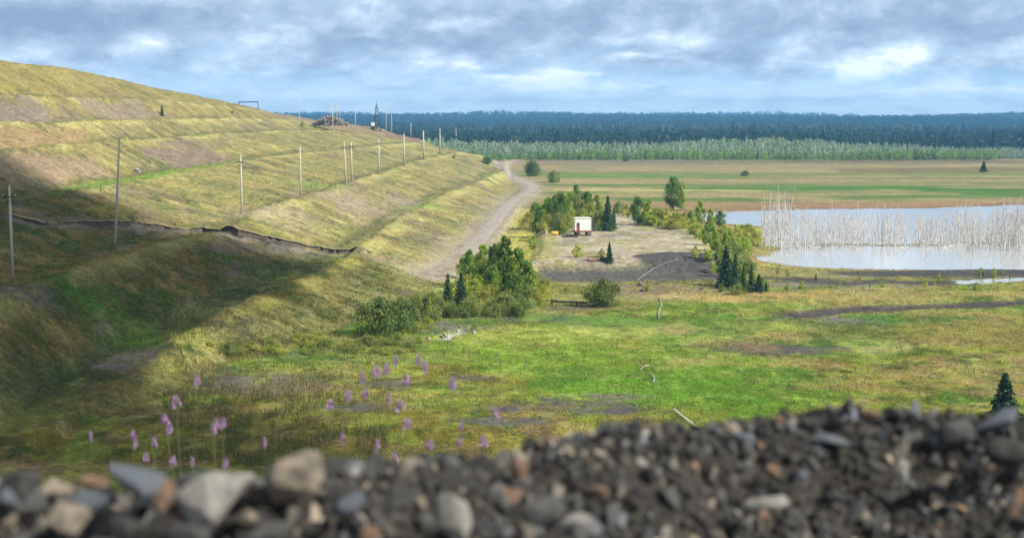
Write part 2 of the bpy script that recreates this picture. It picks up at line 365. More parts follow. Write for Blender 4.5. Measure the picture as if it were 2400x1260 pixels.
def colour(x, y, z, slope):
    c = np.zeros(x.shape + (3,)); c[:] = OLIVE
    def lay(m, col):
        nonlocal c
        m = np.clip(m, 0, 1)[..., None]; c = c * (1 - m) + np.array(col) * m
    big = fbm(x / 30, y / 30, 4, 101); med = fbm(x / 6, y / 9, 4, 102); fine = fbm(x / 1.1, y / 2.0, 3, 103); streak = fbm(x / 6, (y + .12 * x) / 1.3, 4, 104, .6)
    x0, _ = ev(L0, y); hill = sst(1.5, -1.5, x - x0) * sst(95, 115, y) * (y < 720)
    plain = 1 - hill
    # plain: greens in front, straw behind
    lay(plain * sst(-.15, .25, med + big * .6 + .05), GREEN)
    lay(plain * sst(.05, .35, fbm(x / 4, y / 5, 4, 105) + .3 * big), LGREEN)
    lay(plain * sst(.08, .5, fbm(x / 9, y / 7, 4, 106)) * .8, YEL)
    right = sst(8, 30, x - (y - 100) * .12) * (y < 210)
    lay(plain * right * sst(-.25, .45, fbm(x / 8, y / 6, 4, 107) + .1) * .6, STRAW)
    lay(plain * right * sst(.1, .45, fbm(x / 3, y / 3, 4, 108)) * .6, RUST)
    lay(plain * sst(175, 215, y) * (y < 340), STRAW)
    lay(plain * (x < 14) * sst(118, 96, y) * sst(-.3, .3, med + .1) * .8, OLIVE)
    lay(plain * (x < 14) * sst(122, 100, y) * sst(.0, .45, fbm(x / 2.5, y / 3.5, 4, 109)) * .85, RUST)
    lay(plain * (y < 330) * sst(.08, .3, fbm(x / 1.8, y / 2.2, 4, 170)) * .6, (.25, .29, .05)); lay(plain * (y < 330) * sst(.12, .35, fbm(x / 1.6, y / 2.4, 4, 171)) * .65, (.055, .095, .018)); lay(plain * (y < 330) * sst(.18, .32, fbm(x / 3.5, y / 3, 4, 172)) * .5, (.27, .20, .09))
    for q in PATCH: lay(q[0](x, y) * plain, q[1])
    # mottling of bare earth in the foreground plain
    # far meadow behind the lake, striped
    mead = plain * sst(325, 345, y)
    stripe = fbm(x / 260 + 3, y / 24, 3, 110)
    lay(mead, (.28, .23, .105)); lay(mead * sst(-.02, .22, stripe) * (y < 560) * .9, (.13, .19, .035)); lay(mead * sst(.1, .35, fbm(x / 300, y / 17, 3, 111)) * (y < 520), MARSH)
    lay(mead * sst(.0, .3, fbm(x / 200, y / 40, 3, 112)) * sst(520, 560, y), SOIL)
    lay(mead * eblob(x, y, 1900, 440, 430, 7, s=1), (.06, .17, .015)); lay(mead * eblob(x, y, 2150, 462, 260, 5, s=2), (.06, .15, .015)); lay(mead * eblob(x, y, 1500, 412, 250, 4, s=3), (.08, .21, .02))
    lay(mead * eblob(x, y, 2330, 448, 160, 9, s=4), (.06, .15, .015)); lay(mead * eblob(x, y, 1480, 446, 260, 5, s=5), (.36, .32, .14)); lay(mead * eblob(x, y, 1640, 468, 200, 5, s=5), MARSH)
    lay(mead * eblob(x, y, 2150, 378, 420, 4, s=6), (.12, .088, .048)); lay(mead * eblob(x, y, 2250, 398, 320, 6, s=7), (.165, .13, .055)); lay(mead * eblob(x, y, 1700, 392, 300, 4, s=8), (.27, .21, .11)); lay(mead * eblob(x, y, 1500, 385, 200, 3, s=9), (.21, .17, .10))
    lay(mead * sst(.0, .35, fbm(x / 60, y / 9, 4, 150)) * .5, (.20, .18, .075)); lay(mead * sst(.1, .4, fbm(x / 25, y / 14, 4, 151)) * .5, (.15, .17, .05))
    lay(mead * sst(365, 350, y) * sst(-20, 40, x), (.26, .17, .085))
    # heap: dry grass over grey spoil, in streaks down the faces
    lay(hill, (.225, .205, .080)); lay(hill * sst(-.15, .35, streak + .25 * big) * .85, (.35, .30, .12)); lay(hill * sst(.0, .4, -streak + .5 * fbm(x / 9, y / 12, 3, 113)) * .9, (.145, .12, .075))
    lay(hill * sst(.12, .4, fbm(x / 8, y / 25, 4, 114)) * .75, SOIL)
    lay(hill * sst(.2, .45, fbm(x / 5, y / 11, 4, 115)) * .55, (.17, .20, .055))
    lay(hill * sst(.85, .97, slope) * sst(-.2, .2, med + .1) * .4 * (y > 120), (.19, .21, .06))
    near = hill * sst(196, 186, y + .15 * (x + 40) * 0)
    lay(near, (.10, .108, .026)); lay(near * sst(-.1, .35, streak) * .8, (.175, .125, .038)); lay(near * sst(.0, .4, fbm(x / 3.5, y / 7, 4, 116)) * .8, (.055, .095, .016)); lay(near * sst(.15, .45, fbm(x / 4, y / 9, 4, 117)) * .8, (.13, .105, .075))  # near faces painted darker to deepen the cloud shadow on them
    lay(near * sst(.1, .4, fbm(x / 1.5, y / 3, 4, 118)) * .6, (.24, .19, .07))
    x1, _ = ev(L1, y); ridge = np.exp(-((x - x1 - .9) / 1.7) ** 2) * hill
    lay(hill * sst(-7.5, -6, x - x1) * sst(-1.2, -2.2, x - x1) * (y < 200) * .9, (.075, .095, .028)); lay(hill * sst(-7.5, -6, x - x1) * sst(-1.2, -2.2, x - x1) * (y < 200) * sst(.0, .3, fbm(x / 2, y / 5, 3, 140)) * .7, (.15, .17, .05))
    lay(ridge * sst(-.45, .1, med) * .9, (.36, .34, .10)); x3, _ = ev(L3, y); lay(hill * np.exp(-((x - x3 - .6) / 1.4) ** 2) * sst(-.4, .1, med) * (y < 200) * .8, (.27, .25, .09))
    lay(hill * sst(x1 + 1, x1 + 4, x) * (y < 200) * sst(-.3, .3, streak) * .8, (.22, .22, .085))
    # crack and its broken ground
    fy = np.interp(x, FAULT[:, 0], FAULT[:, 1]) + 1.0 * fbm(x / 5, x * 0, 3, 21) + .7 * vn(x / .9, x * 0, 22)
    dd = fy - y; inx = (x < FAULT[-1, 0] + 3) * (x > -95)
    lay(hill * inx * sst(9, 2, dd) * (dd > -.2) * sst(-.35, .15, med + fine * .4), (.13, .11, .092)); lay(hill * inx * sst(7, 3, dd + med) * (dd > -.2) * sst(-40, -30, x) * .85, (.30, .26, .20))
    lay(hill * inx * sst(-.1, .05, dd) * sst(2.6, 1.5, dd + .5 * fine) * np.clip(sst(-20, -32, x) + .65, 0, 1), EARTH_SHADE)  # crack line: dark soil colour with the overhang's shade painted in
    gold = fbm(x / 3.2, (y + .12 * x) / 3.0, 4, 160, .65); lay(hill * (y > 190) * sst(.05, .4, gold) * .7, (.27, .215, .075)); lay(hill * (y > 190) * sst(.08, .42, -gold) * .7, (.125, .135, .048)); lay(hill * sst(-80, -100, x) * .45, (.22, .175, .05))
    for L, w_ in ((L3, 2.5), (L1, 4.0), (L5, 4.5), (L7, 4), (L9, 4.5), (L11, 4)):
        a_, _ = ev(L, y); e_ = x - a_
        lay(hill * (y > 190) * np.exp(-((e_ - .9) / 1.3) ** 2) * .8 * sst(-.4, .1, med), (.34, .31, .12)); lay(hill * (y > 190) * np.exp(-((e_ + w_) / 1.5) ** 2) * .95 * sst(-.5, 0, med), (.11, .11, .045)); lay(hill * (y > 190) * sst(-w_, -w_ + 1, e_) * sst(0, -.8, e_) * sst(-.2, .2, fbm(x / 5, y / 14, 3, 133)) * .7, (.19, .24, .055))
    bro = hill * inx * sst(-50, -44, x) * sst(-22, -30, x) * sst(15, 5, dd) * (dd > -.2); lay(bro * sst(-.15, .12, fbm(x / 2.2, y / 1.6, 4, 161)) * .9, (.14, .125, .105)); lay(bro * sst(.1, .25, fbm(x / 1.4, y / 1.3, 4, 162)) * .9, (.05, .042, .036))
    for q in HPATCH: lay(q[0](x, y) * hill, q[1])
    # shores, pad, banks, road
    lay(soft(x, y, PAD, 2.5) * sst(-.9, -.2, fbm(x / 3, y / 3, 4, 119) - .1), SAND)
    lay(soft(x, y, PAD, 2.5) * sst(.15, .4, fbm(x / 5, y / 8, 3, 120)) * .7, GREY)
    lay(soft(x, y, PAD, 2.5) * sst(.0, .3, fbm(x / 4, y / 7, 4, 125)) * .6, (.24, .23, .09)); lay(sst(5, 1, pdist(x, y, PAD) + 2 * med) * (y > pad_y + 3) * .75, (.33, .32, .10))
    bx = (np.abs(x - atz(1470, 630)[0]) < 14); bk = sst(pad_y - 13, pad_y - 8, y + 2 * med) * sst(pad_y + .8, pad_y - 1.2, y) * sst(0, 3, x - atz(1235, 630)[0]) * sst(2, -1, x - atz(1700, 630)[0])
    lay(bk, (.095, .09, .085))
    md = ((x - MOUND[0]) / 7.5) ** 2 + ((y - MOUND[1]) / 6.0) ** 2; lay(sst(1.1, .8, md), DIRT)
    dr = pdist(x, y, DITCH, False); lay(sst(3.2, 1.6, dr + med) * (y < 200) * (x > 20), (.055, .048, .045))
    ls = pdist(x, y, LAKE); out = ~inpoly(x, y, LAKE)
    lay(sst(3.0, 1.0, ls + 2 * med) * out * (x > 20) * (y < 230), (.24, .20, .14)); lay(sst(5.5, 3, ls + med) * out * (y > 280), (.21, .135, .075))
    for a_ in ((2230, 640, 330, 8, 500), (2080, 662, 200, 5, 501), (2390, 645, 120, 9, 502), (1850, 655, 120, 4, 503)): lay(eblob(x, y, *a_[:4], s=a_[4]) * out * (y < 206) * .95, (.062, .057, .055))
    lay(~out * 1.0, (.12, .11, .08))
    rd = pdist(x, y, ROAD, False); lay(sst(3.4, 2.4, rd + .5 * fine) * (y > 165), (.30, .265, .215))
    lay(sst(6.5, 3, rd + 2.5 * med) * .55 * (y > 165), (.29, .25, .17))
    wood = sst(700, 725, y + 10 * med); lay(wood, (.030, .045, .016))
    lay(sst(70, 55, y) * 1.0, (.13, .125, .075)); lay(sst(9, 3, y), (.06, .055, .05))
    v = 1 + .35 * fine + .18 * med
    return np.clip(c * v[..., None], .004, .7)
pad_y = atz(1450, 612, 1.6)[1]
def P_(px, py, rx, ry, col, z=0.0, ed=.35, s=0): return (lambda x, y: eblob(x, y, px, py, rx, ry, z, .6, s) * (.35 + .65 * sst(-.3, .1, fbm(x / 1.3, y / 1.9, 3, 400 + s))), col)
PATCH = [P_(1330, 700, 220, 26, (.21, .20, .07), s=10), P_(1560, 680, 130, 16, (.19, .15, .09), s=11),
  P_(1000, 655, 110, 28, (.34, .36, .17), s=12), P_(940, 625, 90, 14, (.26, .21, .15), s=13), P_(1250, 790, 230, 26, (.30, .33, .075), s=36),
  P_(1350, 830, 300, 30, (.18, .27, .035), s=14), P_(1500, 900, 330, 44, (.115, .22, .022), s=15), P_(1760, 940, 240, 40, (.12, .225, .022), s=16),
  P_(1250, 745, 110, 10, DIRT, s=17), P_(1350, 722, 70, 6, (.15, .12, .09), s=18), P_(1500, 748, 300, 11, (.10, .19, .03), s=19), P_(1700, 715, 160, 10, (.13, .2, .03), s=37),
  P_(1900, 695, 330, 14, (.34, .26, .11), s=20), P_(2200, 640, 200, 10, (.075, .068, .066), s=21), P_(2350, 640, 160, 9, (.07, .064, .066), s=22),
  P_(1950, 645, 170, 12, (.21, .20, .08), s=23), P_(1850, 670, 120, 12, (.15, .18, .06), s=24), P_(2000, 668, 200, 8, (.19, .17, .12), s=25),
  P_(1820, 818, 150, 15, DIRT, s=26), P_(1760, 812, 60, 18, (.17, .12, .07), s=27), P_(2080, 750, 170, 14, (.07, .17, .03), s=28), P_(2050, 778, 120, 16, (.12, .15, .03), s=29),
  P_(1960, 750, 100, 12, (.12, .11, .09), s=30), P_(2290, 780, 150, 30, (.22, .19, .055), s=31),
  P_(1360, 955, 120, 16, DIRT, s=32), P_(1180, 965, 90, 9, DIRT, s=33), P_(1110, 885, 60, 8, (.12, .10, .08), s=34), P_(1400, 930, 90, 9, (.14, .13, .1), s=35), P_(1450, 968, 80, 8, DIRT, s=38),
  P_(560, 900, 190, 24, (.13, .115, .085), s=40), P_(480, 880, 70, 14, DIRT, s=41), P_(700, 915, 110, 16, (.16, .13, .08), s=42), P_(900, 900, 70, 9, (.12, .11, .09), s=43), P_(850, 960, 120, 10, (.11, .105, .085), s=44),
  P_(640, 830, 170, 16, (.11, .15, .05), s=45), P_(900, 800, 120, 12, (.20, .21, .085), s=46), P_(980, 840, 120, 12, (.18, .23, .05), s=47), P_(1190, 990, 100, 10, (.1, .1, .08), s=48),
  P_(1070, 765, 90, 12, (.13, .13, .09), s=49), P_(330, 940, 60, 12, (.24, .28, .05), s=50), P_(150, 985, 130, 9, (.07, .19, .015), s=51), P_(1820, 590, 60, 20, (.34, .30, .12), s=53),
  P_(1212, 555, 48, 45, (.46, .44, .13), s=57), P_(1215, 500, 30, 30, (.42, .38, .13), s=58), P_(1600, 560, 50, 10, (.22, .22, .07), s=54), P_(1740, 560, 60, 28, (.26, .28, .08), s=55), P_(1830, 618, 110, 6, (.33, .30, .1), s=56)]
def BL(px, py, rx, ry, z, col, s): return P_(px, py, rx, ry, col, z, .35, s)
def W_(X, Y, ex, ey, col, s): return (lambda x, y: sst(1.35, .65, np.hypot((x - X) / ex, (y - Y) / ey) + .9 * fbm(x / (ex * .5 + .4), y / (ey * .35), 4, 200 + s)), col)
HPATCH = [BL(300, 840, 90, 26, 1.6, (.115, .10, .085), 70), BL(390, 805, 50, 12, 1.9, (.10, .09, .08), 71), BL(330, 800, 110, 10, 2.2, (.06, .11, .018), 72), BL(350, 780, 90, 6, 2.6, (.07, .125, .018), 87),
  BL(230, 655, 190, 9, 7.0, (.07, .14, .018), 73), BL(30, 680, 90, 10, 7.0, (.10, .10, .085), 74), BL(420, 805, 40, 10, 1.5, (.42, .42, .13), 75),
  W_(-92, 245, 6, 45, (.20, .165, .125), 76), W_(-92, 340, 5, 34, (.22, .18, .12), 77), W_(-80, 235, 4, 30, (.27, .20, .10), 78), W_(-67, 300, 5, 34, (.19, .15, .11), 79), W_(-68, 210, 4, 25, (.25, .19, .12), 90),
  W_(-60, 235, 2.5, 60, (.17, .25, .05), 80), BL(830, 470, 90, 12, 6, (.26, .21, .15), 81), BL(970, 460, 70, 9, 5, (.23, .195, .13), 82), BL(1000, 478, 45, 5, 3.6, (.17, .26, .05), 83),
  W_(-45, 590, 10, 30, (.19, .13, .10), 84), W_(-72, 560, 20, 30, (.24, .18, .11), 91), BL(740, 440, 60, 5, 7.6, (.16, .21, .06), 85), BL(640, 520, 90, 12, 6, (.30, .25, .16), 86), BL(560, 740, 70, 12, 3, (.12, .12, .06), 88)]

gy = np.gradient(GZ, axis=0) / np.maximum(np.gradient(GY, axis=0), .01); gx = np.gradient(GZ, axis=1) / np.maximum(np.gradient(GX, axis=1), .01)
SL = 1 / np.sqrt(1 + gx ** 2 + gy ** 2)
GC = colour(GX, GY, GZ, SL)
nr = len(YS); idx = np.arange(nr * cols).reshape(nr, cols)
quads = np.stack([idx[:-1, :-1], idx[:-1, 1:], idx[1:, 1:], idx[1:, :-1]], -1).reshape(-1, 4)
V = np.stack([GX, GY, GZ], -1).reshape(-1, 3)
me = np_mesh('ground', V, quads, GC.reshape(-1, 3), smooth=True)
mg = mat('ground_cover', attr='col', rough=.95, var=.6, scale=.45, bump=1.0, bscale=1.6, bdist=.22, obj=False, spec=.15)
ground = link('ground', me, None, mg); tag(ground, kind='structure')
# fast height lookup in the grid as meshed
def gz(x, y):
    j = np.clip(np.searchsorted(YS, y) - 1, 0, nr - 2); t = (y - YS[j]) / (YS[j + 1] - YS[j])
    def row(jj):
        uu = (x / (YS[jj] + 42) - U[0]) / (U[1] - U[0]); k = np.clip(np.floor(uu).astype(int), 0, cols - 2); f = uu - k
        return GZ[jj, k] * (1 - f) + GZ[jj, k + 1] * f
    return row(j) * (1 - t) + row(j + 1) * t
def g1(x, y): return float(gz(np.array([x]), np.array([y]))[0])
def on(px, py, z=0.0):
    """where the line of sight through a photo point meets the ground, starting from a guess of its level"""
    a, b = ray(px, py); t = np.geomspace(60, 3000, 4000); d = (H + b * t) - gz(a * t, t); k = np.argmax(d < 0)
    Y = float(t[k]) if d[k] < 0 else (z - H) / b
    return (a * Y, Y, g1(a * Y, Y))

# ------------------------------------------------------------------ water
def water_mat(name, tint=(.05, .075, .08), rough=.04):
    m = bpy.data.materials.new(name); m.use_nodes = True; t = NT(m.node_tree); b = t.n['Principled BSDF']
    b.inputs['Base Color'].default_value = (*tint, 1); b.inputs['Roughness'].default_value = rough; b.inputs['IOR'].default_value = 1.333; b.inputs['Specular IOR Level'].default_value = 1.0
    g = t.add('ShaderNodeNewGeometry'); bn = t.add('ShaderNodeBump'); bn.inputs['Strength'].default_value = .12; bn.inputs['Distance'].default_value = .03
    t.put(bn.inputs['Height'], t.noise(t.vmath('MULTIPLY', g.outputs['Position'], (1, .5, 1)), 1.3, 4)); t.l.new(bn.outputs[0], b.inputs['Normal'])
    return m
mw = water_mat('lake_water', (.46, .48, .48))
def sheet(name, x0, x1, y0, y1, z, m):
    o = link(name, np_mesh(name, [(x0, y0, z), (x1, y0, z), (x1, y1, z), (x0, y1, z)], [(0, 1, 2, 3)]), None, m); tag(o, kind='structure'); return o
lx = [p[0] for p in LAKE]; ly = [p[1] for p in LAKE]
sheet('lake', min(lx) - 4, max(lx) + 4, min(ly) - 3, max(ly) + 6, -.12, mw)
sheet('pond', min(p[0] for p in SLIVER), max(p[0] for p in SLIVER), min(p[1] for p in SLIVER) - 1, max(p[1] for p in SLIVER) + 1, g1(atz(2400, 655)[0], atz(2400, 655)[1]) + .5, mw)
pc = atz(1055, 782); sheet('puddle', pc[0] - 2.6, pc[0] + 2.6, pc[1] - 3.5, pc[1] + 3.5, g1(pc[0], pc[1]) + .12, mw)

# ------------------------------------------------------------------ grass (stuff)
def tufts(name, N, seed, y0, y1, hs=1.0):
    r = np.random.default_rng(seed)
    s = r.uniform(73326 / y1, 73326 / y0, N); y = 73326 / s; x = r.uniform(-.40, .40, N) * y
    z = gz(x, y); j = np.clip(np.searchsorted(YS, y), 0, nr - 1); k = np.clip(((x / (YS[j] + 42) - U[0]) / (U[1] - U[0])).astype(int), 0, cols - 1)
    c = GC[j, k]; sat = c[:, 1] / (c[:, 2] + .01)
    keep = (sat > 1.55 + .35 * r.random(N)) & (z > -.05) & (fbm(x / 1.3, y / 1.3, 2, 130) > -.25) & (pdist(x, y, ROAD, False) > 2.8)
    keep &= ~((inpoly(x, y, PAD)) & (r.random(N) < .9)); x0_, _ = ev(L0, y); keep &= ~((x < x0_) & (y > 186) & (r.random(N) < .93)); keep &= ~((y > 345))
    x, y, z, c = x[keep], y[keep], z[keep], c[keep]; n = len(x)
    sz = (np.clip(y / 260, .42, 1.15)) * (.55 + .9 * r.random(n)) * hs
    hh = .27 * sz; ww = .11 * sz
    V = []; cc = []
    for b in range(3):
        a = r.uniform(0, math.pi, n); ox = r.normal(0, .12, n) * sz; oy = r.normal(0, .12, n) * sz; lx_ = r.normal(0, .14, n) * sz; ly_ = r.normal(0, .14, n) * sz
        h_ = hh * r.uniform(.6, 1.2, n)
        A = np.stack([x + ox - np.cos(a) * ww, y + oy - np.sin(a) * ww, z - .06], -1); B = np.stack([x + ox + np.cos(a) * ww, y + oy + np.sin(a) * ww, z - .06], -1)
        D = np.stack([x + ox + lx_, y + oy + ly_, z + h_], -1)
        V.append(np.stack([A, B, D], 1).reshape(-1, 3)); k_ = (1.35 + .7 * r.random(n))[:, None]; tint = np.stack([1 + .25 * r.normal(0, 1, n) * .6, np.ones(n), np.ones(n)], -1)
        cc.append(np.repeat(np.clip(c * k_ * tint, 0, .8), 3, 0))
    V = np.concatenate(V); cc = np.concatenate(cc)
    o = link(name, np_mesh(name, V, np.arange(len(V)).reshape(-1, 3), cc), None, mgrass); return o
mgrass = mat('grass_blades', attr='col', rough=.8, var=.1, scale=.5, trans=.5, obj=False, spec=.1)
g_ = tufts('grass', 300000, 5, 88, 330); tag(g_, 'short green and straw grass covering the plain and the heap', 'grass', kind='stuff')

def stalks(N, seed):
    r = np.random.default_rng(seed); s_ = r.uniform(73326 / 140, 73326 / 88, N); y = 73326 / s_; x = np.where(r.random(N) < .72, r.uniform(-.25, -.09, N), r.uniform(-.27, .34, N)) * y
    m = fbm(x / 3, y / 3, 3, 180) > -.05; x, y = x[m], y[m]; n = len(x); z = gz(x, y); h = r.uniform(.2, .7, n); V = []; cc = []
    base = np.array([(.16, .15, .05), (.22, .18, .09), (.12, .15, .04), (.26, .21, .10)])[r.integers(0, 4, n)]
    for b in range(5):
        a = r.uniform(0, 3.14, n); t = b / 5; w = .055 * (1 - .12 * b); lx_ = r.normal(0, .05, n); zz = z + h * t; cx = x + lx_; dx_, dy_ = np.cos(a) * w, np.sin(a) * w
        V.append(np.stack([np.stack([cx - dx_, y - dy_, zz], -1), np.stack([cx + dx_, y + dy_, zz + h * .06], -1), np.stack([cx, y, zz + h * .42], -1)], 1).reshape(-1, 3)); cc.append(np.repeat(base * r.uniform(.8, 1.4, (n, 1)), 3, 0))
    o = link('weeds', np_mesh('weeds', np.concatenate(V), np.arange(15 * n).reshape(-1, 3), np.concatenate(cc)), None, mgrass); tag(o, 'tall dry weeds standing over the bare ground before the ridge', 'weeds', kind='stuff')
stalks(6500, 44)

# ------------------------------------------------------------------ vegetation makers
def leafmat(name, c1, var=.35, trans=.3): return mat(name, c1, rough=.6, var=var, scale=1.2, trans=trans, attr='col', spec=.25)
ML = leafmat('leaves', None, trans=.5); MC = leafmat('needles', None, trans=.12)
MBARK = mat('bark', (.16, .13, .10), .9, .3, 8, .4); MBIRCH = mat('pale_bark', (.45, .43, .38), .8, .4, 5, .3, col2=(.12, .11, .10))
MDEAD = mat('bleached_wood', (.64, .625, .61), .9, .25, 3, .3, col2=(.36, .34, .32))
def quadcloud(P0, size, colr, r, flat=0.0):
    n = len(P0); a = r.normal(0, 1, (n, 3)); a[:, 2] *= (1 - flat); a /= np.linalg.norm(a, axis=1, keepdims=True) + 1e-9
    b = np.cross(a, r.normal(0, 1, (n, 3))); b /= np.linalg.norm(b, axis=1, keepdims=True) + 1e-9
    s = size[:, None]
    Q = np.stack([P0 - a * s * .6, P0 + b * s * .38, P0 + a * s * .6, P0 - b * s * .38], 1).reshape(-1, 3)
    return Q, np.repeat(colr, 4, 0)
def crown_broad(seed, h, w, n=2600, base=.15, leaf=.26, col=(.07, .12, .02), clumps=26, lean=0.0, open_=.55):
    r = np.random.default_rng(seed); pts = []; cc = []; col = tuple(q * f for q, f in zip(col, (2.6, 2.4, 1.9))); w = w * 1.3; n = int(n * 1.5); clumps = int(clumps * 1.35)
    cen = []
    for i in range(clumps):
        t = base + (1 - base) * (i + .5) / clumps * .97
        env = math.sin(math.pi * min(1, ((t - base) / (1 - base)) ** .8 * .92 + .08)) ** .7
        a = r.uniform(0, 6.28); rad = w * .5 * env * math.sqrt(r.uniform(.02, 1)) * r.uniform(.5, 1.1)
        cen.append((math.cos(a) * rad, math.sin(a) * rad, t * h, w * r.uniform(.10, .2) * (env * .5 + .5)))
    for (x, y, z, s) in cen:
        m = int(n / clumps * r.uniform(.6, 1.4)); p = r.normal(0, 1, (m, 3)); p /= np.linalg.norm(p, axis=1, keepdims=True); p *= (r.random((m, 1)) ** .45)
        p = p * [s, s, s * 1.25] * (1 + .25 * r.normal(0, 1, (m, 1))) + [x, y, z]
        pts.append(p); tone = r.uniform(.7, 1.35); hue = r.uniform(.85, 1.25)
        cc.append(np.repeat([[col[0] * tone * hue, col[1] * tone, col[2] * tone]], m, 0) * r.uniform(.75, 1.25, (m, 1)))
    p = np.concatenate(pts); c = np.concatenate(cc)
    V, c4 = quadcloud(p, leaf * r.uniform(.6, 1.3, len(p)), c, r)
    me = np_mesh('crown', V, np.arange(len(V)).reshape(-1, 4), c4); me.materials.append(ML)
    mb = MB(); mb.tube([(0, 0, -.3), (lean * .3, 0, h * .3), (lean, .02 * h, h * .62), (lean * 1.2, 0, h * .93)], [.018 * h + .02, .014 * h, .009 * h, .002 * h], 7)
    for (x, y, z, s) in cen[:16]:
        z0 = max(.1 * h, z - .22 * h); mb.tube([(0, 0, z0), (x * .5, y * .5, (z0 + z) / 2 + .03 * h), (x, y, z)], [.007 * h, .005 * h, .002 * h], 5, False)
    return me, mb
def crown_spruce(seed, h, w, col=(.058, .110, .034), levels=24, q=9):
    r = np.random.default_rng(seed); P0 = []; cc = []
    for i in range(levels):
        t = .05 + .95 * i / levels; rad = w * .5 * (1 - t) ** .85 * r.uniform(.75, 1.15) + .04
        nb = 10 if t < .6 else 7
        for k in range(nb):
            a = 6.283 * k / nb + i * 1.7 + r.normal(0, .15); rr = rad * r.uniform(.65, 1.15); tone = r.uniform(.65, 1.4)
            for m in range(q):
                f = (m + .6) / q; d = rr * f
                for sd in (-1, 1):
                    P0.append((math.cos(a) * d - sd * math.sin(a) * .16 * rr * (1.1 - f), math.sin(a) * d + sd * math.cos(a) * .16 * rr * (1.1 - f), t * h - .35 * rr * f ** 1.4 + r.normal(0, .025 * rr + .01)))
                    cc.append([c * tone * r.uniform(.8, 1.25) for c in col])
    P0 = np.array(P0); V, c4 = quadcloud(P0, np.full(len(P0), .055 * w + .045) * r.uniform(.7, 1.4, len(P0)), np.array(cc), r, .5)
    me = np_mesh('crown', V, np.arange(len(V)).reshape(-1, 4), c4); me.materials.append(MC)
    mb = MB(); mb.tube([(0, 0, -.3), (0, 0, h * .5), (0, 0, h * 1.0)], [.014 * h + .015, .009 * h, .002 * h], 7)
    return me, mb
def make_plant(name, kind, seed, h, w, **kw):
    root = empty(name, (0, 0, -500))
    bark = kw.pop('bark', MBARK)
    me, mb = (crown_spruce if kind == 'spruce' else crown_broad)(seed, h, w, **kw)
    link('crown', me, root); mb.build('trunk', bark, root)
    return root
PROT = {}
used = set()
KINDS = {
 'birch_a': ('birch_tree', 'broad', 11, 7, 3.4, dict(col=(.085, .145, .025), bark=MBIRCH, base=.12, clumps=34, n=3400)),
 'birch_b': ('birch_tree', 'broad', 12, 7, 2.8, dict(col=(.11, .17, .03), bark=MBIRCH, base=.12, clumps=30, n=3000)),
 'birch_c': ('birch_tree', 'broad', 13, 7, 4.2, dict(col=(.055, .10, .022), base=.15, clumps=36, n=3600)),
 'poplar_a': ('poplar_tree', 'broad', 14, 7, 2.3, dict(col=(.045, .085, .018), base=.08, clumps=30, n=3000)),
 'young_a': ('young_birch', 'broad', 15, 3, 1.8, dict(col=(.13, .19, .035), bark=MBIRCH, base=.06, clumps=20, n=1300, leaf=.17)),
 'young_b': ('young_birch', 'broad', 16, 3, 1.5, dict(col=(.19, .23, .045), bark=MBIRCH, base=.05, clumps=18, n=1100, leaf=.17)),
 'bush_a': ('willow_bush', 'broad', 17, 3, 4.4, dict(col=(.06, .095, .03), base=.08, clumps=40, n=3600, leaf=.2)),
 'bush_b': ('willow_bush', 'broad', 18, 3, 4.0, dict(col=(.095, .13, .045), base=.05, clumps=36, n=3000, leaf=.2)),
 'bush_c': ('willow_bush', 'broad', 19, 3, 4.0, dict(col=(.15, .18, .045), base=.03, clumps=34, n=2400, leaf=.2)),
 'spruce_a': ('spruce_tree', 'spruce', 21, 5, 2.5, dict()),
 'spruce_b': ('spruce_tree', 'spruce', 22, 5, 1.9, dict(col=(.06, .12, .03))),
 'spruce_c': ('spruce_tree', 'spruce', 23, 5, 3.0, dict(col=(.042, .082, .03))),
}
def plant(key, px, py, hpx, label, cat, group=None, wk=1.0, name=None, pos=None):
    """a plant whose foot is seen at px,py and whose top is hpx photo pixels higher"""
    nm, kind, seed, h0, w0, kw = KINDS[key]
    if key not in PROT:
        PROT[key] = make_plant(name or nm, kind, seed, h0, w0, **dict(kw)); o = PROT[key]
    else:
        o = copy_tree(PROT[key]); o.name = name or nm
        for k in ('group', 'kind'):
            if k in o.keys(): del o[k]
    p = pos or on(px, py); hh = hpx * p[1] / F * 1.01; s = hh / h0
    o.location = (p[0], p[1], p[2] - .05); o.scale = (s * wk, s * wk, s); o.rotation_euler = (0, 0, random.uniform(0, 6.28))
    tag(o, label, cat, group); return o

# the wood behind the gravel track
G1 = 'trees in the clump behind the dry slope foot'
for a in [('poplar_a', 1185, 700, 145, 'tallest dark green tree topping the clump at the slope foot', 1.0), ('birch_c', 1165, 690, 118, 'dark leafy tree just left of the tallest one in the clump', .9),
          ('birch_b', 1132, 680, 108, 'light green birch at the upper left of the clump by the road end', .9), ('birch_a', 1100, 672, 86, 'pale green birch nearest the road end in the clump', .9),
          ('birch_a', 1215, 700, 118, 'mid green tree right of the tallest tree in the clump', 1.0), ('birch_b', 1238, 708, 100, 'green birch at the right edge of the clump by the dark bank', 1.0),
          ('birch_a', 1155, 712, 90, 'bushy green birch low in the front of the clump', 1.1), ('young_a', 1112, 716, 62, 'low rounded young birch between the two small spruces and the clump', 1.3),
          ('birch_c', 1205, 722, 84, 'dark low birch at the front foot of the clump', 1.1), ('birch_b', 1085, 655, 55, 'small pale tree at the far left of the clump', 1.1)]:
    plant(a[0], a[1], a[2], a[3], a[4], 'tree', G1, a[5])
plant('spruce_b', 1050, 730, 92, 'narrow green spruce, left one of the pair by the clump', 'spruce', None, 1.25)
plant('spruce_a', 1081, 722, 86, 'darker wider spruce, right one of the pair by the clump', 'spruce', None, 1.15)
G2 = 'willow bushes along the foot of the ridge'
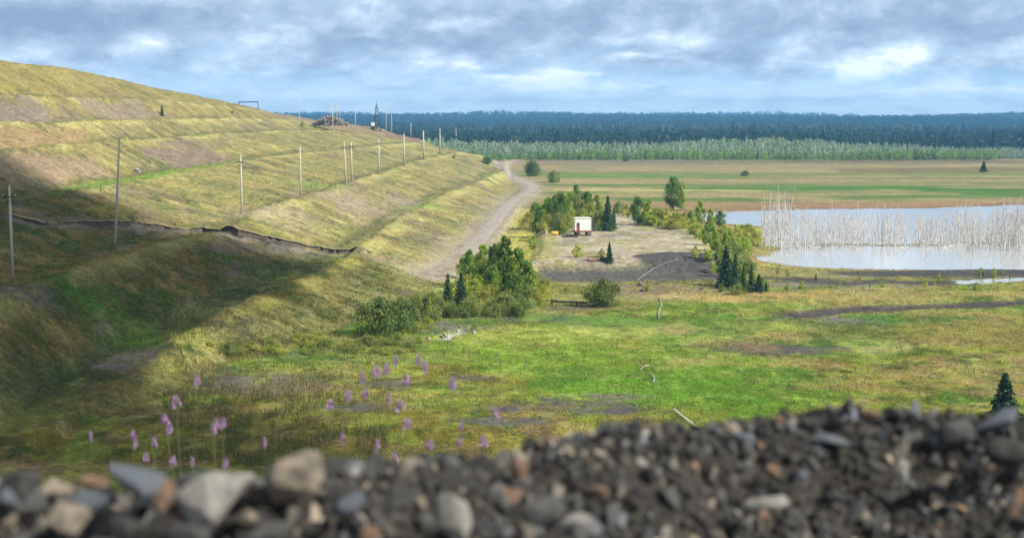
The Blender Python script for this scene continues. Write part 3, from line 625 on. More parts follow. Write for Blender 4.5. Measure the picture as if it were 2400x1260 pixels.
for a in [('bush_a', 888, 790, 86, 'large dark willow bush left end of the row below the ridge', .88), ('bush_a', 945, 778, 76, 'dark willow bush joined to the right of the largest one', .8), ('bush_b', 975, 752, 58, 'lighter willow bush behind the dark pair', .9),
          ('bush_b', 1010, 750, 62, 'grey green willow bush left of the narrow spruce', .7), ('bush_c', 1135, 730, 46, 'yellowish bush in front of the clump beside the bare dirt', 1.2), ('bush_b', 1180, 738, 48, 'low grey willow bush in front of the clump', 1.1),
          ('bush_b', 1100, 742, 38, 'small grey bush just below the pair of spruces', 1.2), ('bush_c', 1275, 700, 46, 'yellow green bush at the right of the clump', .8), ('bush_b', 860, 812, 26, 'low scrub bush under the largest willow', 1.4),
          ('bush_b', 760, 818, 24, 'low scrub bush midway along the foot of the ridge', 1.7), ('bush_c', 640, 828, 22, 'low scrub bush where the ridge slope meets the plain', 1.9), ('bush_b', 540, 828, 24, 'leftmost low scrub bush at the ridge end', 1.5), ('bush_b', 930, 808, 26, 'low scrub bush right of the largest willow', 1.3)]:
    plant(a[0], a[1], a[2], a[3], a[4], 'bush', G2, a[5])
for k, (px, py, hp) in enumerate([(1120, 725, 40), (1150, 722, 52), (1195, 728, 46), (1225, 722, 50), (1250, 716, 40), (1065, 745, 30), (1030, 742, 44), (1090, 700, 50), (920, 760, 44), (1165, 742, 30), (1000, 770, 26), (1215, 742, 28)]):
    plant(['bush_b', 'bush_c', 'bush_a'][k % 3], px, py, hp, 'leafy undergrowth shrub between the willows and the tree clump', 'bush', 'undergrowth shrubs round the tree clump', 1.05)
for k, (px, py, hp) in enumerate([(1240, 540, 40), (1262, 545, 34), (1285, 546, 40), (1310, 546, 44), (1328, 545, 40), (1400, 540, 40), (1380, 532, 50), (1450, 500, 26), (1468, 505, 24), (1345, 520, 62)]):
    plant(['bush_c', 'bush_b'][k % 2], px, py, hp, 'low leafy shrub growing among the trees round the white wagon', 'bush', 'shrubs among the trees round the wagon', .8)
for k in range(26):
    px = random.uniform(1515, 1785); py = 520 + (px - 1515) * random.uniform(.12, .3) + random.uniform(0, 8)
    plant(['young_b', 'young_a', 'bush_c'][k % 3], px, py, random.uniform(18, 38), 'yellow green shrub in the thicket between gravel pad and lake', 'bush', 'shrub thicket between pad and lake', 1.4)
for k in range(40):
    px = random.uniform(480, 1000); py = random.uniform(795, 832)
    plant(['bush_b', 'bush_c', 'young_a'][k % 3], px, py, random.uniform(8, 18), 'knee high scrub on the grassy foot of the ridge', 'bush', 'knee high scrub at the ridge foot', 1.7)
plant('bush_a', 1416, 718, 60, 'round dark bush standing alone beyond the dark pipe', 'bush', None, .85)
G3 = 'trees round the white cabin wagon'
for a in [('birch_c', 1350, 508, 74, 'dark tree rising highest behind the white cabin wagon', .55), ('birch_a', 1255, 538, 62, 'leafy tree at the left end of the row beside the wagon', 1.0), ('birch_a', 1285, 540, 76, 'mid green tree second from the left in the row beside the wagon', .9),
          ('birch_c', 1315, 540, 88, 'darker tree close to the left side of the white wagon', .8), ('birch_b', 1335, 528, 78, 'light tree directly behind the wagon on its left', .9), ('birch_a', 1375, 524, 74, 'broad green tree directly behind the wagon', 1.0),
          ('birch_b', 1400, 528, 72, 'tree between the wagon and the big spruce', .9), ('birch_a', 1300, 520, 62, 'green tree behind the row left of the wagon', 1.0), ('birch_b', 1270, 520, 42, 'low yellowish tree at the road side of the row', 1.2)]:
    plant(a[0], a[1], a[2], a[3], a[4], 'tree', G3, a[5])
plant('spruce_a', 1424, 541, 84, 'tall dark spruce right of the white wagon', 'spruce', None, 1.05)
plant('spruce_b', 1438, 536, 50, 'short spruce tucked behind the tall one beside the wagon', 'spruce', None, 1.1)
G4 = 'trees between the wagon and the lake'
for a in [('birch_c', 1494, 528, 66, 'round dark tree midway between wagon and lake', .9), ('birch_b', 1520, 525, 60, 'light green tree touching the round dark one', .9), ('birch_c', 1578, 492, 76, 'tall broad tree standing out against the striped meadow', .9),
          ('birch_b', 1596, 494, 60, 'lighter tree on the right of the tall broad meadow tree', .7), ('birch_b', 1640, 530, 62, 'slender pale birch left of the lake corner', .8), ('birch_a', 1618, 535, 40, 'low birch in front of the lake corner', 1.1), ('birch_c', 1688, 532, 38, 'dark round small tree at the lake corner', 1.1),
          ('young_b', 1560, 528, 34, 'yellow green young tree on the far edge of the gravel pad', 1.6), ('young_b', 1600, 528, 30, 'yellow green shrub on the gravel pad edge near the lake', 1.8), ('young_b', 1535, 530, 24, 'small yellowish shrub by the round dark tree', 1.6), ('birch_b', 1665, 548, 60, 'bright birch standing by the end of the gravel pad', .8)]:
    plant(a[0], a[1], a[2], a[3], a[4], 'tree', G4, a[5])
G5 = 'trees along the right edge of the gravel pad'
for a in [('young_b', 1640, 560, 36, 'small yellow green birch at the top of the row by the pad', 1.2), ('birch_b', 1672, 590, 62, 'bright birch midway down the row by the pad', .9), ('birch_a', 1655, 575, 48, 'green birch near the top of the row by the pad', 1.0),
          ('birch_b', 1700, 604, 64, 'bright birch just above the dark spruces', .9), ('young_a', 1722, 596, 40, 'short birch between the row and the lake reeds', 1.2), ('young_b', 1735, 575, 30, 'yellow shrub on the reedy shore', 1.4), ('young_b', 1770, 572, 34, 'yellow green shrub nearest the dead trees', 1.4), ('young_b', 1700, 560, 34, 'pale shrub right of the row on the shore', 1.4), ('young_a', 1745, 610, 26, 'small shrub on the sandy shore by the spruces', 1.4), ('young_b', 1630, 606, 30, 'thin sapling on top of the dark mound', 1.0), ('young_a', 1660, 612, 26, 'bushy sapling on the right of the dark mound', 1.6)]:
    plant(a[0], a[1], a[2], a[3], a[4], 'tree', G5, a[5])
for k, (px, py, hp) in enumerate([(1680, 610, 50), (1695, 625, 44), (1715, 622, 50), (1690, 648, 44), (1668, 640, 30), (1735, 660, 40), (1770, 680, 36), (1752, 640, 30), (1706, 590, 50), (1725, 606, 34), (1788, 676, 26), (1765, 660, 26), (1728, 690, 24), (1690, 685, 22)]):
    plant(['birch_b', 'young_a', 'bush_b', 'birch_a', 'young_b'][k % 5], px, py, hp, 'light green young tree in the line from the pad down to the dark spruces', 'tree', 'young trees between pad and dark spruces', 1.1)
G6 = 'dark spruces at the end of the dark bank'
for a in [('spruce_c', 1700, 672, 98, 'tallest spruce of the dark group, at its left end', .95), ('spruce_b', 1722, 678, 88, 'spruce standing second in the dark group', 1.0), ('spruce_b', 1742, 682, 62, 'shorter spruce in the middle of the dark group', 1.2), ('spruce_b', 1760, 686, 70, 'narrow spruce right of the middle of the dark group', 1.0),
          ('spruce_c', 1778, 686, 46, 'short wide spruce at the right end of the dark group', 1.3), ('spruce_b', 1712, 660, 58, 'spruce at the back of the dark group', 1.1), ('spruce_b', 1795, 684, 28, 'smallest spruce beyond the right end of the dark group', 1.4)]:
    plant(a[0], a[1], a[2], a[3], a[4], 'spruce', G6, a[5])
plant('spruce_c', 1428, 615, 50, 'small pointed dark spruce at the front of the gravel pad', 'spruce', None, .85)
plant('young_b', 1352, 603, 30, 'small yellow green shrub alone on the gravel pad', 'bush', None, 1.5)
plant('young_b', 1410, 612, 30, 'pale shrub touching the small dark spruce on the pad', 'bush', None, 1.0)
plant('young_a', 1249, 585, 34, 'lone sapling on the grassy slope between road and pad', 'sapling', None, .9)
plant('spruce_c', 2352, 990, 122, 'dark green pine sapling behind the rubble at the far right', 'pine', None, 1.5, name='pine_tree')
plant('spruce_b', 380, 272, 27, 'single small spruce high on the terraced heap', 'spruce', None, 1.3)
plant('young_a', 1065, 372, 12, 'tiny green shrub near the end of the pole line', 'bush', None, 1.4)
plant('young_a', 708, 297, 12, 'tiny shrub on the upper bench below the rubble pile', 'bush', None, 1.4)
plant('young_a', 545, 267, 9, 'tiny shrub below the bent pipe frame on the hilltop', 'bush', None, 1.6)
for a in [('bush_a', 1250, 413, 34, 'grey green bush at the bend of the dirt road', .8), ('bush_b', 1298, 428, 26, 'low bush beyond the road bend near the meadow', .9), ('bush_a', 1745, 412, 11, 'small dark bush on the middle of the meadow', 1.3), ('spruce_c', 2305, 403, 26, 'dark tree alone on the right side of the meadow', 1.5), ('bush_a', 1467, 378, 7, 'tiny bush on the meadow edge by the pale wood', 1.3), ('spruce_b', 1775, 374, 22, 'thin tree against the pale wood edge', .9), ('bush_a', 1578, 374, 6, 'speck of a bush on the meadow edge', 1.3), ('bush_a', 1140, 384, 16, 'grey bush on the brow above the road', 1.0)]:
    plant(a[0], a[1], a[2], a[3], a[4], 'bush', None, a[5])
# saplings scattered on the ground right of the dark spruces and over the plain
for i in range(46):
    if i < 30: px, py = random.uniform(1800, 2390), random.uniform(640, 684)
    elif i < 38: px, py = random.uniform(1260, 1660), random.uniform(668, 700)
    else: px, py = random.uniform(1260, 1620), random.uniform(540, 600)
    lab = ('small green sapling on the rough ground below the lake shore', 'saplings below the lake shore') if i < 30 else (('small green sapling on the plain below the dark bank', 'saplings below the dark bank') if i < 38 else ('tiny weed tuft on the pale gravel pad', 'weeds on the gravel pad'))
    plant(random.choice(['young_a', 'young_b', 'young_a', 'spruce_b']) if i < 38 else 'young_b', px, py, random.uniform(8, 20) if i < 38 else random.uniform(4, 8), lab[0], 'sapling' if i < 38 else 'weed', lab[1], random.uniform(.8, 1.2), name='sapling' if i < 38 else 'weed')

# ------------------------------------------------------------------ woods beyond the meadow (stuff)
def wood(name, N, seed, area, hr, wr, cols_, label, shape='cone', trunk=0.0):
    r = np.random.default_rng(seed); V = []; Cc = []; K = 14 if shape == 'cone' else 24
    s = r.uniform(73326 / area[3], 73326 / area[2], N); y = 73326 / s if area[4] else r.uniform(area[2], area[3], N)
    x = r.uniform(area[0], area[1], N) * y
    z = gz(x, y); h = r.uniform(*hr, N) * (.82 + .5 * vn(x / 14, y / 14, seed) + .35 * vn(x / 70, y / 70, seed + 1));
    if name == 'pale_wood': h = h * np.clip(1 - .55 * sst(.19, .33, x / y), .3, 1)
    wd = h * r.uniform(*wr, N)
    base = np.array(cols_)[r.integers(0, len(cols_), N)] * r.uniform(.7, 1.35, (N, 1))
    # each tree: a spray of K leaf-clump triangles inside its envelope
    t = (np.arange(K) + .5)[None, :] / K + r.normal(0, .03, (N, K)); t = np.clip(t, .02, .98)
    env = (1 - t) ** .9 if shape == 'cone' else np.sin(np.pi * np.clip(t * .85 + .12, 0, 1)) ** .6
    a = r.uniform(0, 6.28, (N, K)); rr = wd[:, None] * .5 * env * r.uniform(.1, .75, (N, K))
    cx = x[:, None] + np.cos(a) * rr; cy = y[:, None] + np.sin(a) * rr; cz = z[:, None] + h[:, None] * (t * (1 - trunk) + trunk)
    sz = wd[:, None] * (.24 + .5 * env) * r.uniform(.7, 1.2, (N, K)); szv = h[:, None] / K * (2.2 if shape == 'cone' else 2.0) * r.uniform(.7, 1.3, (N, K)); sz = sz * (1.0 if shape == 'cone' else .62)
    an = r.uniform(0, 3.14, (N, K))
    A = np.stack([cx - np.cos(an) * sz * .5, cy - np.sin(an) * sz * .5, cz - szv * .5 * r.uniform(.5, 1.2, (N, K))], -1)
    B = np.stack([cx + np.cos(an) * sz * .5, cy + np.sin(an) * sz * .5, cz - szv * .5 * r.uniform(.5, 1.2, (N, K))], -1)
    D = np.stack([cx + (0 if shape == 'cone' else 1) * r.normal(0, .3, (N, K)) * sz, cy, cz + szv], -1)
    V = np.stack([A, B, D], 2).reshape(-1, 3); c = np.repeat(np.repeat(base[:, None, :], K, 1) * r.uniform(.75, 1.3, (N, K, 1)), 3, 1).reshape(-1, 3)
    if trunk or shape == 'pole':
        tw = .10
        T1 = np.stack([np.stack([x - tw, y, z], -1), np.stack([x + tw, y, z], -1), np.stack([x + .02, y, z + h * .95], -1)], 1).reshape(-1, 3)
        V = np.concatenate([V, T1]); c = np.concatenate([c, np.full((3 * N, 3), .28)])
    o = link(name, np_mesh(name, V, np.arange(len(V)).reshape(-1, 3), np.clip(c, 0, .8)), None, ML if name in ('pale_wood', 'scrub') else MC)
    tag(o, label, 'wood', kind='stuff'); return o
wood('pale_wood', 5200, 61, (-.10, .36, 705, 860, False), (4.5, 8.6), (.32, .5), [(.27, .38, .18), (.32, .43, .22), (.36, .42, .31), (.19, .30, .13), (.38, .42, .34)], 'pale grey green birch wood behind the meadow', 'round', .12)
wood('scrub', 1500, 62, (-.06, .34, 690, 712, False), (2.5, 5), (.5, .8), [(.24, .36, .09), (.18, .29, .08)], 'low green scrub along the front of the pale wood', 'round')
wood('forest', 11000, 63, (-.5, .5, 860, 2400, True), (6, 11), (.45, .8), [(.018, .042, .028), (.026, .055, .034), (.012, .030, .022), (.040, .070, .04)], 'dark blue green forest stretching to the horizon', 'round')
wood('spruces', 500, 66, (-.5, .5, 850, 2000, True), (8, 13), (.3, .45), [(.016, .036, .024), (.022, .045, .03)], 'dark spruces rising out of the far forest', 'cone')
wood('distant_forest', 11000, 64, (-.5, .5, 2400, 5200, True), (8, 13), (1.2, 2.6), [(.016, .040, .034), (.022, .050, .040), (.012, .032, .030)], 'hazy dark forest on the farthest hills', 'round')

# ------------------------------------------------------------------ dead trees in the lake
def dead_me(seed, h):
    r = random.Random(seed); mb = MB(); lx_, ly_ = r.uniform(-.5, .5), r.uniform(-.3, .3); tk = r.uniform(.6, 1.5)
    pts = [(lx_ * t * t * h * .3, ly_ * t * t * h * .3, -1.2 + (h + 1.2) * t) for t in (0, .3, .6, .85, 1)]
    mb.tube(pts, [.085 * tk, .07 * tk, .05 * tk, .03, .012], 6)
    for k in range(r.randint(5, 16)):
        t = r.uniform(.35, .98); z = -1.2 + (h + 1.2) * t; a = r.uniform(0, 6.28); L = r.uniform(.25, 1.0) * (1.2 - t) + .15
        x0, y0 = lx_ * t * t * h * .3, ly_ * t * t * h * .3
        mb.tube([(x0, y0, z), (x0 + math.cos(a) * L * .6, y0 + math.sin(a) * L * .6, z + L * .35), (x0 + math.cos(a) * L, y0 + math.sin(a) * L, z + L * .75)], [.02, .012, .005], 4, False)
    return mb
MDEAD2 = mat('weathered_wood', (.27, .26, .26), .9, .25, 3, .3, col2=(.42, .40, .39))
DM = []
for i in range(9):
    o = dead_me(300 + i, 5.0).build('dead_tree', MDEAD if i % 3 else MDEAD2); DM.append(o.data); bpy.data.objects.remove(o)
def dead_pos(i, r):
    if i < 45: px = r.gauss(1840, 45); py = r.uniform(520, 592); hp = r.uniform(60, 125)
    elif i < 250: px = r.uniform(1790, 2400); py = min(603, r.gauss(570 + 14 * max(0, (1950 - px) / 150), 9)) ; hp = r.uniform(25, 85)
    elif i < 1250: px = r.uniform(1780, 2420); py = r.uniform(512, 578); hp = r.uniform(14, 50)
    else: px = r.uniform(2290, 2470); py = r.uniform(530, 590); hp = r.uniform(25, 90)
    if r.random() < .04: hp *= 1.2
    if r.random() < .6 and i > 45: g = round((px + 37 * math.sin(py)) / 95) * 95; px = g + r.gauss(0, 26)
    hp *= .8 + .45 * mnoise.noise((px / 60, 3, 0))
    px = 1785 + abs(px - 1785)
    return px, py, hp
rr = random.Random(9); items = []
for i in range(1500): items.append(dead_pos(i, rr))
items.sort(key=lambda t: -t[2])
mergeV = []; mergeF = []; off = 0
for i, (px, py, hp) in enumerate(items):
    x, y, z = atz(px, py, -.12); hh = hp * y / F; s = hh / 5.0
    if i < 300:
        o = link('dead_tree', DM[i % 9]); o.location = (x, y, z); wk = rr.uniform(.7, 1.25); o.scale = (wk, wk, s); o.rotation_euler = (R(rr.gauss(0, 4)), R(rr.gauss(0, 5)), rr.uniform(0, 6.28))
        tag(o, 'bare bleached dead tree trunk standing in the shallow lake', 'dead tree', 'dead trees standing in the lake')
    else:
        m_ = DM[i % 9]; M = Matrix.Translation((x, y, z)) @ Euler((R(rr.gauss(0, 4)), R(rr.gauss(0, 5)), rr.uniform(0, 6))).to_matrix().to_4x4() @ Matrix.Diagonal((.8, .8, s, 1))
        mergeV += [tuple(M @ v.co) for v in m_.vertices]; mergeF += [tuple(off + k for k in p.vertices) for p in m_.polygons]; off = len(mergeV)
me = bpy.data.meshes.new('dead_saplings'); me.from_pydata(mergeV, [], mergeF); o = link('dead_saplings', me, None, MDEAD); tag(o, 'thin bleached dead saplings crowding between the trunks in the lake', 'dead trees', kind='stuff')
mb = MB()      # driftwood lying at the water line
for k in range(240):
    x, y, z = atz(rr.gauss(1870, 60) if rr.random() < .45 else rr.uniform(1800, 2250), rr.uniform(560, 584), -.08); a = rr.gauss(0, .5); L = rr.uniform(.4, 2.2)
    mb.tube([(x, y, z), (x + L * math.cos(a), y + L * math.sin(a), z + rr.uniform(-.05, .5))], [rr.uniform(.03, .08), .02], 4, False)
o = mb.build('driftwood', MDEAD); tag(o, 'tangle of bleached driftwood at the water line under the dead trees', 'driftwood', kind='stuff')
mud = mat('islet_turf', (.17, .17, .08), .95, .35, 2, .5, col2=(.24, .22, .18))
for j, (px, py, rx, ry, lab) in enumerate(((2300, 569, 42, 3.2, 'small grassy islet among the dead trees at the right'), (1960, 574, 110, 3.0, 'flat islet of bleached debris under the left dead trees'), (2130, 575, 130, 2.2, 'long low islet of debris under the middle dead trees'))):
    cx, cy, _ = atz(px, py, -.12); ax = abs(atz(px + rx, py)[0] - atz(px, py)[0]); by_ = max(1.2, abs(atz(px, py - ry)[1] - cy)); n = 48
    ring = []
    for q, (f, zz_) in enumerate(((1.1, -.3), (.9, .03), (.55, .14), (.2, .2))):
        ring += [(cx + ax * f * math.cos(t * 6.283 / n) * (1 + .25 * mnoise.noise((math.cos(t * .4) * 2, math.sin(t * .4), j * 3.3))), cy + by_ * f * math.sin(t * 6.283 / n) * (1 + .3 * mnoise.noise((t * .5, 1, j))), -.12 + zz_ + .05 * mnoise.noise((t * .9, q, j))) for t in range(n)]
    fs = [(q * n + t, q * n + (t + 1) % n, (q + 1) * n + (t + 1) % n, (q + 1) * n + t) for q in range(3) for t in range(n)] + [tuple(3 * n + t for t in range(n))]
    m_ = bpy.data.meshes.new('islet'); m_.from_pydata(ring, [], fs); o = link('islet', m_, None, mud); tag(o, kind='structure')

# ------------------------------------------------------------------ road
MROAD = mat('gravel_road', (.36, .32, .265), .95, .25, .9, .6, col2=(.24, .21, .175), obj=False, bdist=.08)
def ribbon(name, pts, wdt, m, lift=.05, nacross=7, step=1.2):
    P_s = [Vector(p) for p in pts]; q = []
    for i in range(len(P_s) - 1):
        p0 = P_s[max(i - 1, 0)]; p1 = P_s[i]; p2 = P_s[i + 1]; p3 = P_s[min(i + 2, len(P_s) - 1)]; n = max(2, int((p2 - p1).length / step))
        for k in range(n):
            t = k / n; q.append(.5 * ((2 * p1) + (p2 - p0) * t + (2 * p0 - 5 * p1 + 4 * p2 - p3) * t * t + (3 * p1 - p0 - 3 * p2 + p3) * t ** 3))
    V = []; 
    for i, p in enumerate(q):
        d = (q[min(i + 1, len(q) - 1)] - q[max(i - 1, 0)]); d.z = 0; d.normalize(); s_ = Vector((d.y, -d.x, 0)); ww = wdt * (1 + .18 * mnoise.noise((i * .12, 3, 1)))
        for a in range(nacross):
            f = a / (nacross - 1) - .5; e = p + s_ * f * ww; V.append((e.x, e.y, g1(e.x, e.y) + lift - (.16 if a in (0, nacross - 1) else 0) - .04 * math.exp(-((abs(f) - .24) / .06) ** 2)))
    Fq = [(i * nacross + a, i * nacross + a + 1, (i + 1) * nacross + a + 1, (i + 1) * nacross + a) for i in range(len(q) - 1) for a in range(nacross - 1)]
    o = link(name, np_mesh(name, V, Fq, smooth=True), None, m); tag(o, kind='structure'); return o
ribbon('dirt_road', ROAD[2:], 3.7, MROAD, .07)

# ------------------------------------------------------------------ utility poles
MCON = mat('pole_concrete', (.46, .43, .36), .85, .15, 4, .2); MIRON = mat('dark_iron', (.07, .065, .06), .6, .2, 6, metal=.6); MINS = mat('insulator_glass', (.55, .58, .56), .2, .05, 4)
def make_pole(h, cross=True):
    t = empty('utility_pole', (0, 0, 0)); mb = MB(); mb.tube([(0, 0, -.6), (0, 0, h * .5), (0, 0, h)], [.17, .14, .10], 10); mb.build('post', MCON, t)
    if cross:
        b = MB(); b.box((0, -.13, h - .9), (1.5, .08, .09)); b.tube([(-.5, -.13, h - .9), (0, -.12, h - 1.45)], .02, 5); b.tube([(.5, -.13, h - .9), (0, -.12, h - 1.45)], .02, 5); b.build('crossarm', MIRON, t)
        for x in (-.65, .65): i = MB(); i.tube([(x, -.13, h - .87), (x, -.13, h - .76), (x, -.13, h - .66)], [.02, .05, .035], 8); i.build('insulator', MINS, t)
        i = MB(); i.tube([(0, 0, h - .02), (0, 0, h + .10), (0, 0, h + .22)], [.02, .05, .035], 8); i.build('insulator', MINS, t)
    return t
GP = 'concrete poles of the power line along the heap'
poles = [(30, 650, 210, 0, 'nearest concrete pole at the left edge of the heap', 1), (270, 573, 248, 4.2, 'tallest leaning concrete pole near the crack', 0), (567, 501, 134, 0, 'concrete pole above the bend of the crack', 1), (705, 460, 115, 0, 'concrete pole without crossarm, third along the sunlit bench', 0),
         (811, 432, 96, -1.8, 'left pole of the close pair halfway along the bench', 1), (825, 427, 92, -.6, 'right pole of the close pair halfway along the bench', 1), (888, 408, 80, .4, 'pole standing just beyond the close pair', 1), (947, 388, 73, .3, 'pole between the close pair and the heap end', 0),
         (993, 374, 66, -.3, 'pole near where the benches narrow', 0), (1031, 361, 57, .5, 'second last pole at the heap end', 1), (1070, 352, 52, -1.4, 'farthest pole at the heap end leaning slightly', 1)]
pr = {}
def place_pole(px, py, hp, lean, lab, cr, grp, pos=None, th=1.0):
    p = pos or on(px, py); hh = hp * p[1] / F * 1.01
    if cr not in pr: pr[cr] = make_pole(8.5, bool(cr)); o = pr[cr]
    else: o = copy_tree(pr[cr])
    o.location = p; o.scale = (th * 1.0, th * 1.0, hh / 8.5); o.rotation_euler = (0, R(lean), R(-8)); tag(o, lab, 'pole', grp); return o
for a in poles:
    th = max(1.0, min(1.7, on(a[0], a[1])[1] / 260)) * .95
    place_pole(*a[:3], a[3], a[4], a[5], GP, th=th)
def topz(px, py, Y): return aty(px, py, Y)
for (px, pb, pt, Y, lab) in ((702, 273, 226, 480, 'lone thin pole on the skyline left of the rubble pile'), (780, 303, 243, 470, 'left pole of the two beside the rubble pile'), (790, 290, 240, 560, 'right pole of the two beside the rubble pile'), (833, 290, 250, 560, 'thin pole right of the rubble pile'),
                             (905, 291, 240, 590, 'left thin pole right of the lattice mast'), (918, 292, 240, 590, 'right thin pole right of the lattice mast'), (963, 306, 288, 590, 'short pole on the reddish end of the heap')):
    a, b = ray(px, pb); x = a * Y; z = H + b * Y; zg = g1(x, Y); zt = aty(px, pt, Y)[2]
    o = place_pole(px, pb, pb - pt, 0, lab, 0, 'thin poles on the top of the heap', pos=(x, Y, zg), th=.9); o.scale.z = (zt - zg) / 8.5
# lattice mast
def mast(px, pt, Y):
    x = ray(px, 290)[0] * Y; zg = g1(x, Y); zt = aty(px, pt, Y)[2]; h = zt - zg; t = empty('lattice_mast', (x, Y, zg)); tag(t, 'narrow steel lattice mast on the end of the heap', 'mast')
    w = 1.7; b = MB()
    for sx in (-1, 1):
        for sy in (-1, 1): b.tube([(sx * w, sy * w, -.5), (sx * .25, sy * .25, h * .8)], .09, 5)
    b.build('legs', MIRON, t); b = MB(); n = 6
    for k in range(n):
        za, zb = h * .8 * k / n, h * .8 * (k + 1) / n; wa = w + (.25 - w) * k / n; wb = w + (.25 - w) * (k + 1) / n
        for (s1, s2) in (((-1, -1), (1, -1)), ((1, -1), (1, 1)), ((1, 1), (-1, 1)), ((-1, 1), (-1, -1))):
            b.tube([(s1[0] * wa, s1[1] * wa, za), (s2[0] * wb, s2[1] * wb, zb)], .05, 4); b.tube([(s2[0] * wa, s2[1] * wa, za), (s1[0] * wb, s1[1] * wb, zb)], .05, 4); b.tube([(s1[0] * wb, s1[1] * wb, zb), (s2[0] * wb, s2[1] * wb, zb)], .05, 4)
    b.build('bracing', MIRON, t); b = MB(); b.tube([(0, 0, h * .78), (0, 0, h)], .07, 5); b.tube([(-.9, 0, h * .72), (.9, 0, h * .72)], .06, 4); b.tube([(-.7, 0, h * .84), (.7, 0, h * .84)], .06, 4); b.build('antenna', MIRON, t)
mast(883, 234, 590)
# small booth beside the mast
MWH = mat('white_paint', (.78, .79, .78), .5, .06, 2, col2=(.66, .67, .64)); MBLK = mat('black_panel', (.03, .03, .03), .6, .1, 3)
x, y = ray(874, 290)[0] * 585, 585; t = empty('booth', (x, y, g1(x, y))); tag(t, 'tiny white topped black booth left of the lattice mast', 'booth')
b = MB(); b.box((0, 0, .75), (1.5, 1.6, 1.7)); b.build('body', MBLK, t, .03); b = MB(); b.box((0, 0, 2.3), (1.3, 1.5, 1.4)); b.box((0, 0, 3.05), (1.5, 1.7, .1)); b.build('cabin', MWH, t, .03)
# bent pipe frame
x0, y0 = ray(605, 262)[0] * 560, 560; zt = aty(605, 239, 560)[2]; xl = ray(560, 239)[0] * 575
b = MB(); b.tube([(xl, 575, g1(xl, 575) - .3), (xl, 575, zt), (x0, y0, zt), (x0, y0, g1(x0, y0) - .5)], .22, 6); o = b.build('bent_gantry', MIRON); tag(o, 'dark bent pipe gantry crossing the skyline of the heap', 'gantry')

# ------------------------------------------------------------------ the torn edge of the landslip
xs_ = np.arange(max(-84, FAULT[0, 0]), FAULT[-1, 0] - .3, .22); V = []; Cq = []
for i, x in enumerate(xs_):
    fy = float(np.interp(x, FAULT[:, 0], FAULT[:, 1]) + 1.0 * fbm(np.array(x / 5), np.array(0.), 3, 21) + .7 * vn(np.array(x / .9), np.array(0.), 22)); jg = .25 * mnoise.noise((x * 2.3, 0, 0))
    hk = .30 + .22 * math.sin(min(1, max(0, (x + 55) / 35)) * math.pi) + .6 * mnoise.noise((x * .3, 4, 0)) + .2 * mnoise.noise((x * 1.3, 9, 0)); zt = g1(x, fy + 1.5) + .05; zb = zt - max(.03, hk * .27)
    for (yy, zz_, c) in ((fy - .9 + jg, zb - .7, (.09, .075, .06)), (fy - .55 + jg, zb, (.07, .057, .043)), (fy - .35 + jg * 1.5, zt - .10, (.045, .034, .025)), (fy - .75 + jg * 2, zt - .07, (.03, .022, .015)), (fy - .8 + jg * 2, zt + .02, (.20, .17, .09)), (fy + .6, zt + .02, (.22, .20, .08)), (fy + 1.7, g1(x, fy + 1.7) - .08, (.22, .2, .08))):  # face colours mix dark soil with shade painted under the lip
        V.append((x + .12 * mnoise.noise((x * 3, zz_, 1)), yy, zz_)); Cq.append(c)
nq = 7; n_ = len(xs_); Fq = [(i * nq + a, (i + 1) * nq + a, (i + 1) * nq + a + 1, i * nq + a + 1) for i in range(n_ - 1) for a in range(nq - 1)]
o = link('landslip_scarp', np_mesh('landslip_scarp', V, Fq, np.array(Cq)), None, mat('shaded_torn_earth', attr='col', rough=.95, var=.35, scale=2.5, bump=.6, bdist=.08, obj=False)); tag(o, kind='structure')

# ------------------------------------------------------------------ rocks
def hull(seed, npt=16, bev=.05, sub=False):
    r = random.Random(seed); bm = bmesh.new()
    for _ in range(npt):
        v = Vector((r.gauss(0, 1), r.gauss(0, 1), r.gauss(0, 1))).normalized() * r.uniform(.85, 1.0); bm.verts.new(v)
    res = bmesh.ops.convex_hull(bm, input=bm.verts); bmesh.ops.delete(bm, geom=[e for e in res['geom_interior'] if isinstance(e, bmesh.types.BMVert)], context='VERTS')
    bmesh.ops.dissolve_limit(bm, angle_limit=.25, verts=bm.verts, edges=bm.edges)
    if bev: bmesh.ops.bevel(bm, geom=bm.edges[:] + bm.verts[:], offset=bev, segments=2, profile=.6, affect='EDGES')
    bmesh.ops.recalc_face_normals(bm, faces=bm.faces)
    me = bpy.data.meshes.new('stone'); bm.to_mesh(me); bm.free(); me.polygons.foreach_set('use_smooth', [True] * len(me.polygons)); return me
SC = {'grey': ((.24, .225, .20), (.13, .125, .115)), 'dark': ((.060, .055, .050), (.12, .11, .095)), 'tan': ((.46, .36, .25), (.28, .23, .17)), 'rust': ((.36, .21, .13), (.28, .17, .10)), 'blue': ((.17, .19, .215), (.27, .28, .28)), 'pale': ((.62, .55, .45), (.40, .36, .30)), 'brown': ((.17, .12, .085), (.09, .075, .06))}
SC = {k: (tuple(q * (.62 if k in ('pale', 'tan', 'rust', 'blue') else .40) for q in a), tuple(q * (.5 if k in ('pale', 'tan', 'rust') else .42) for q in b)) for k, (a, b) in SC.items()}
SC = {k: tuple((c[0] * .93, c[1], c[2] * 1.1) for c in v) for k, v in SC.items()}
SMAT = {k: mat('stone_' + k, a, .85, .22, 1.6, .5, col2=b, bscale=6, bdist=.06) for k, (a, b) in SC.items()}
SM = {}
for k in SC:
    for j in range(3): m_ = hull(len(SM) * 7 + j, 11 + j * 3, .035); m_.materials.append(SMAT[k]); SM[(k, j)] = m_

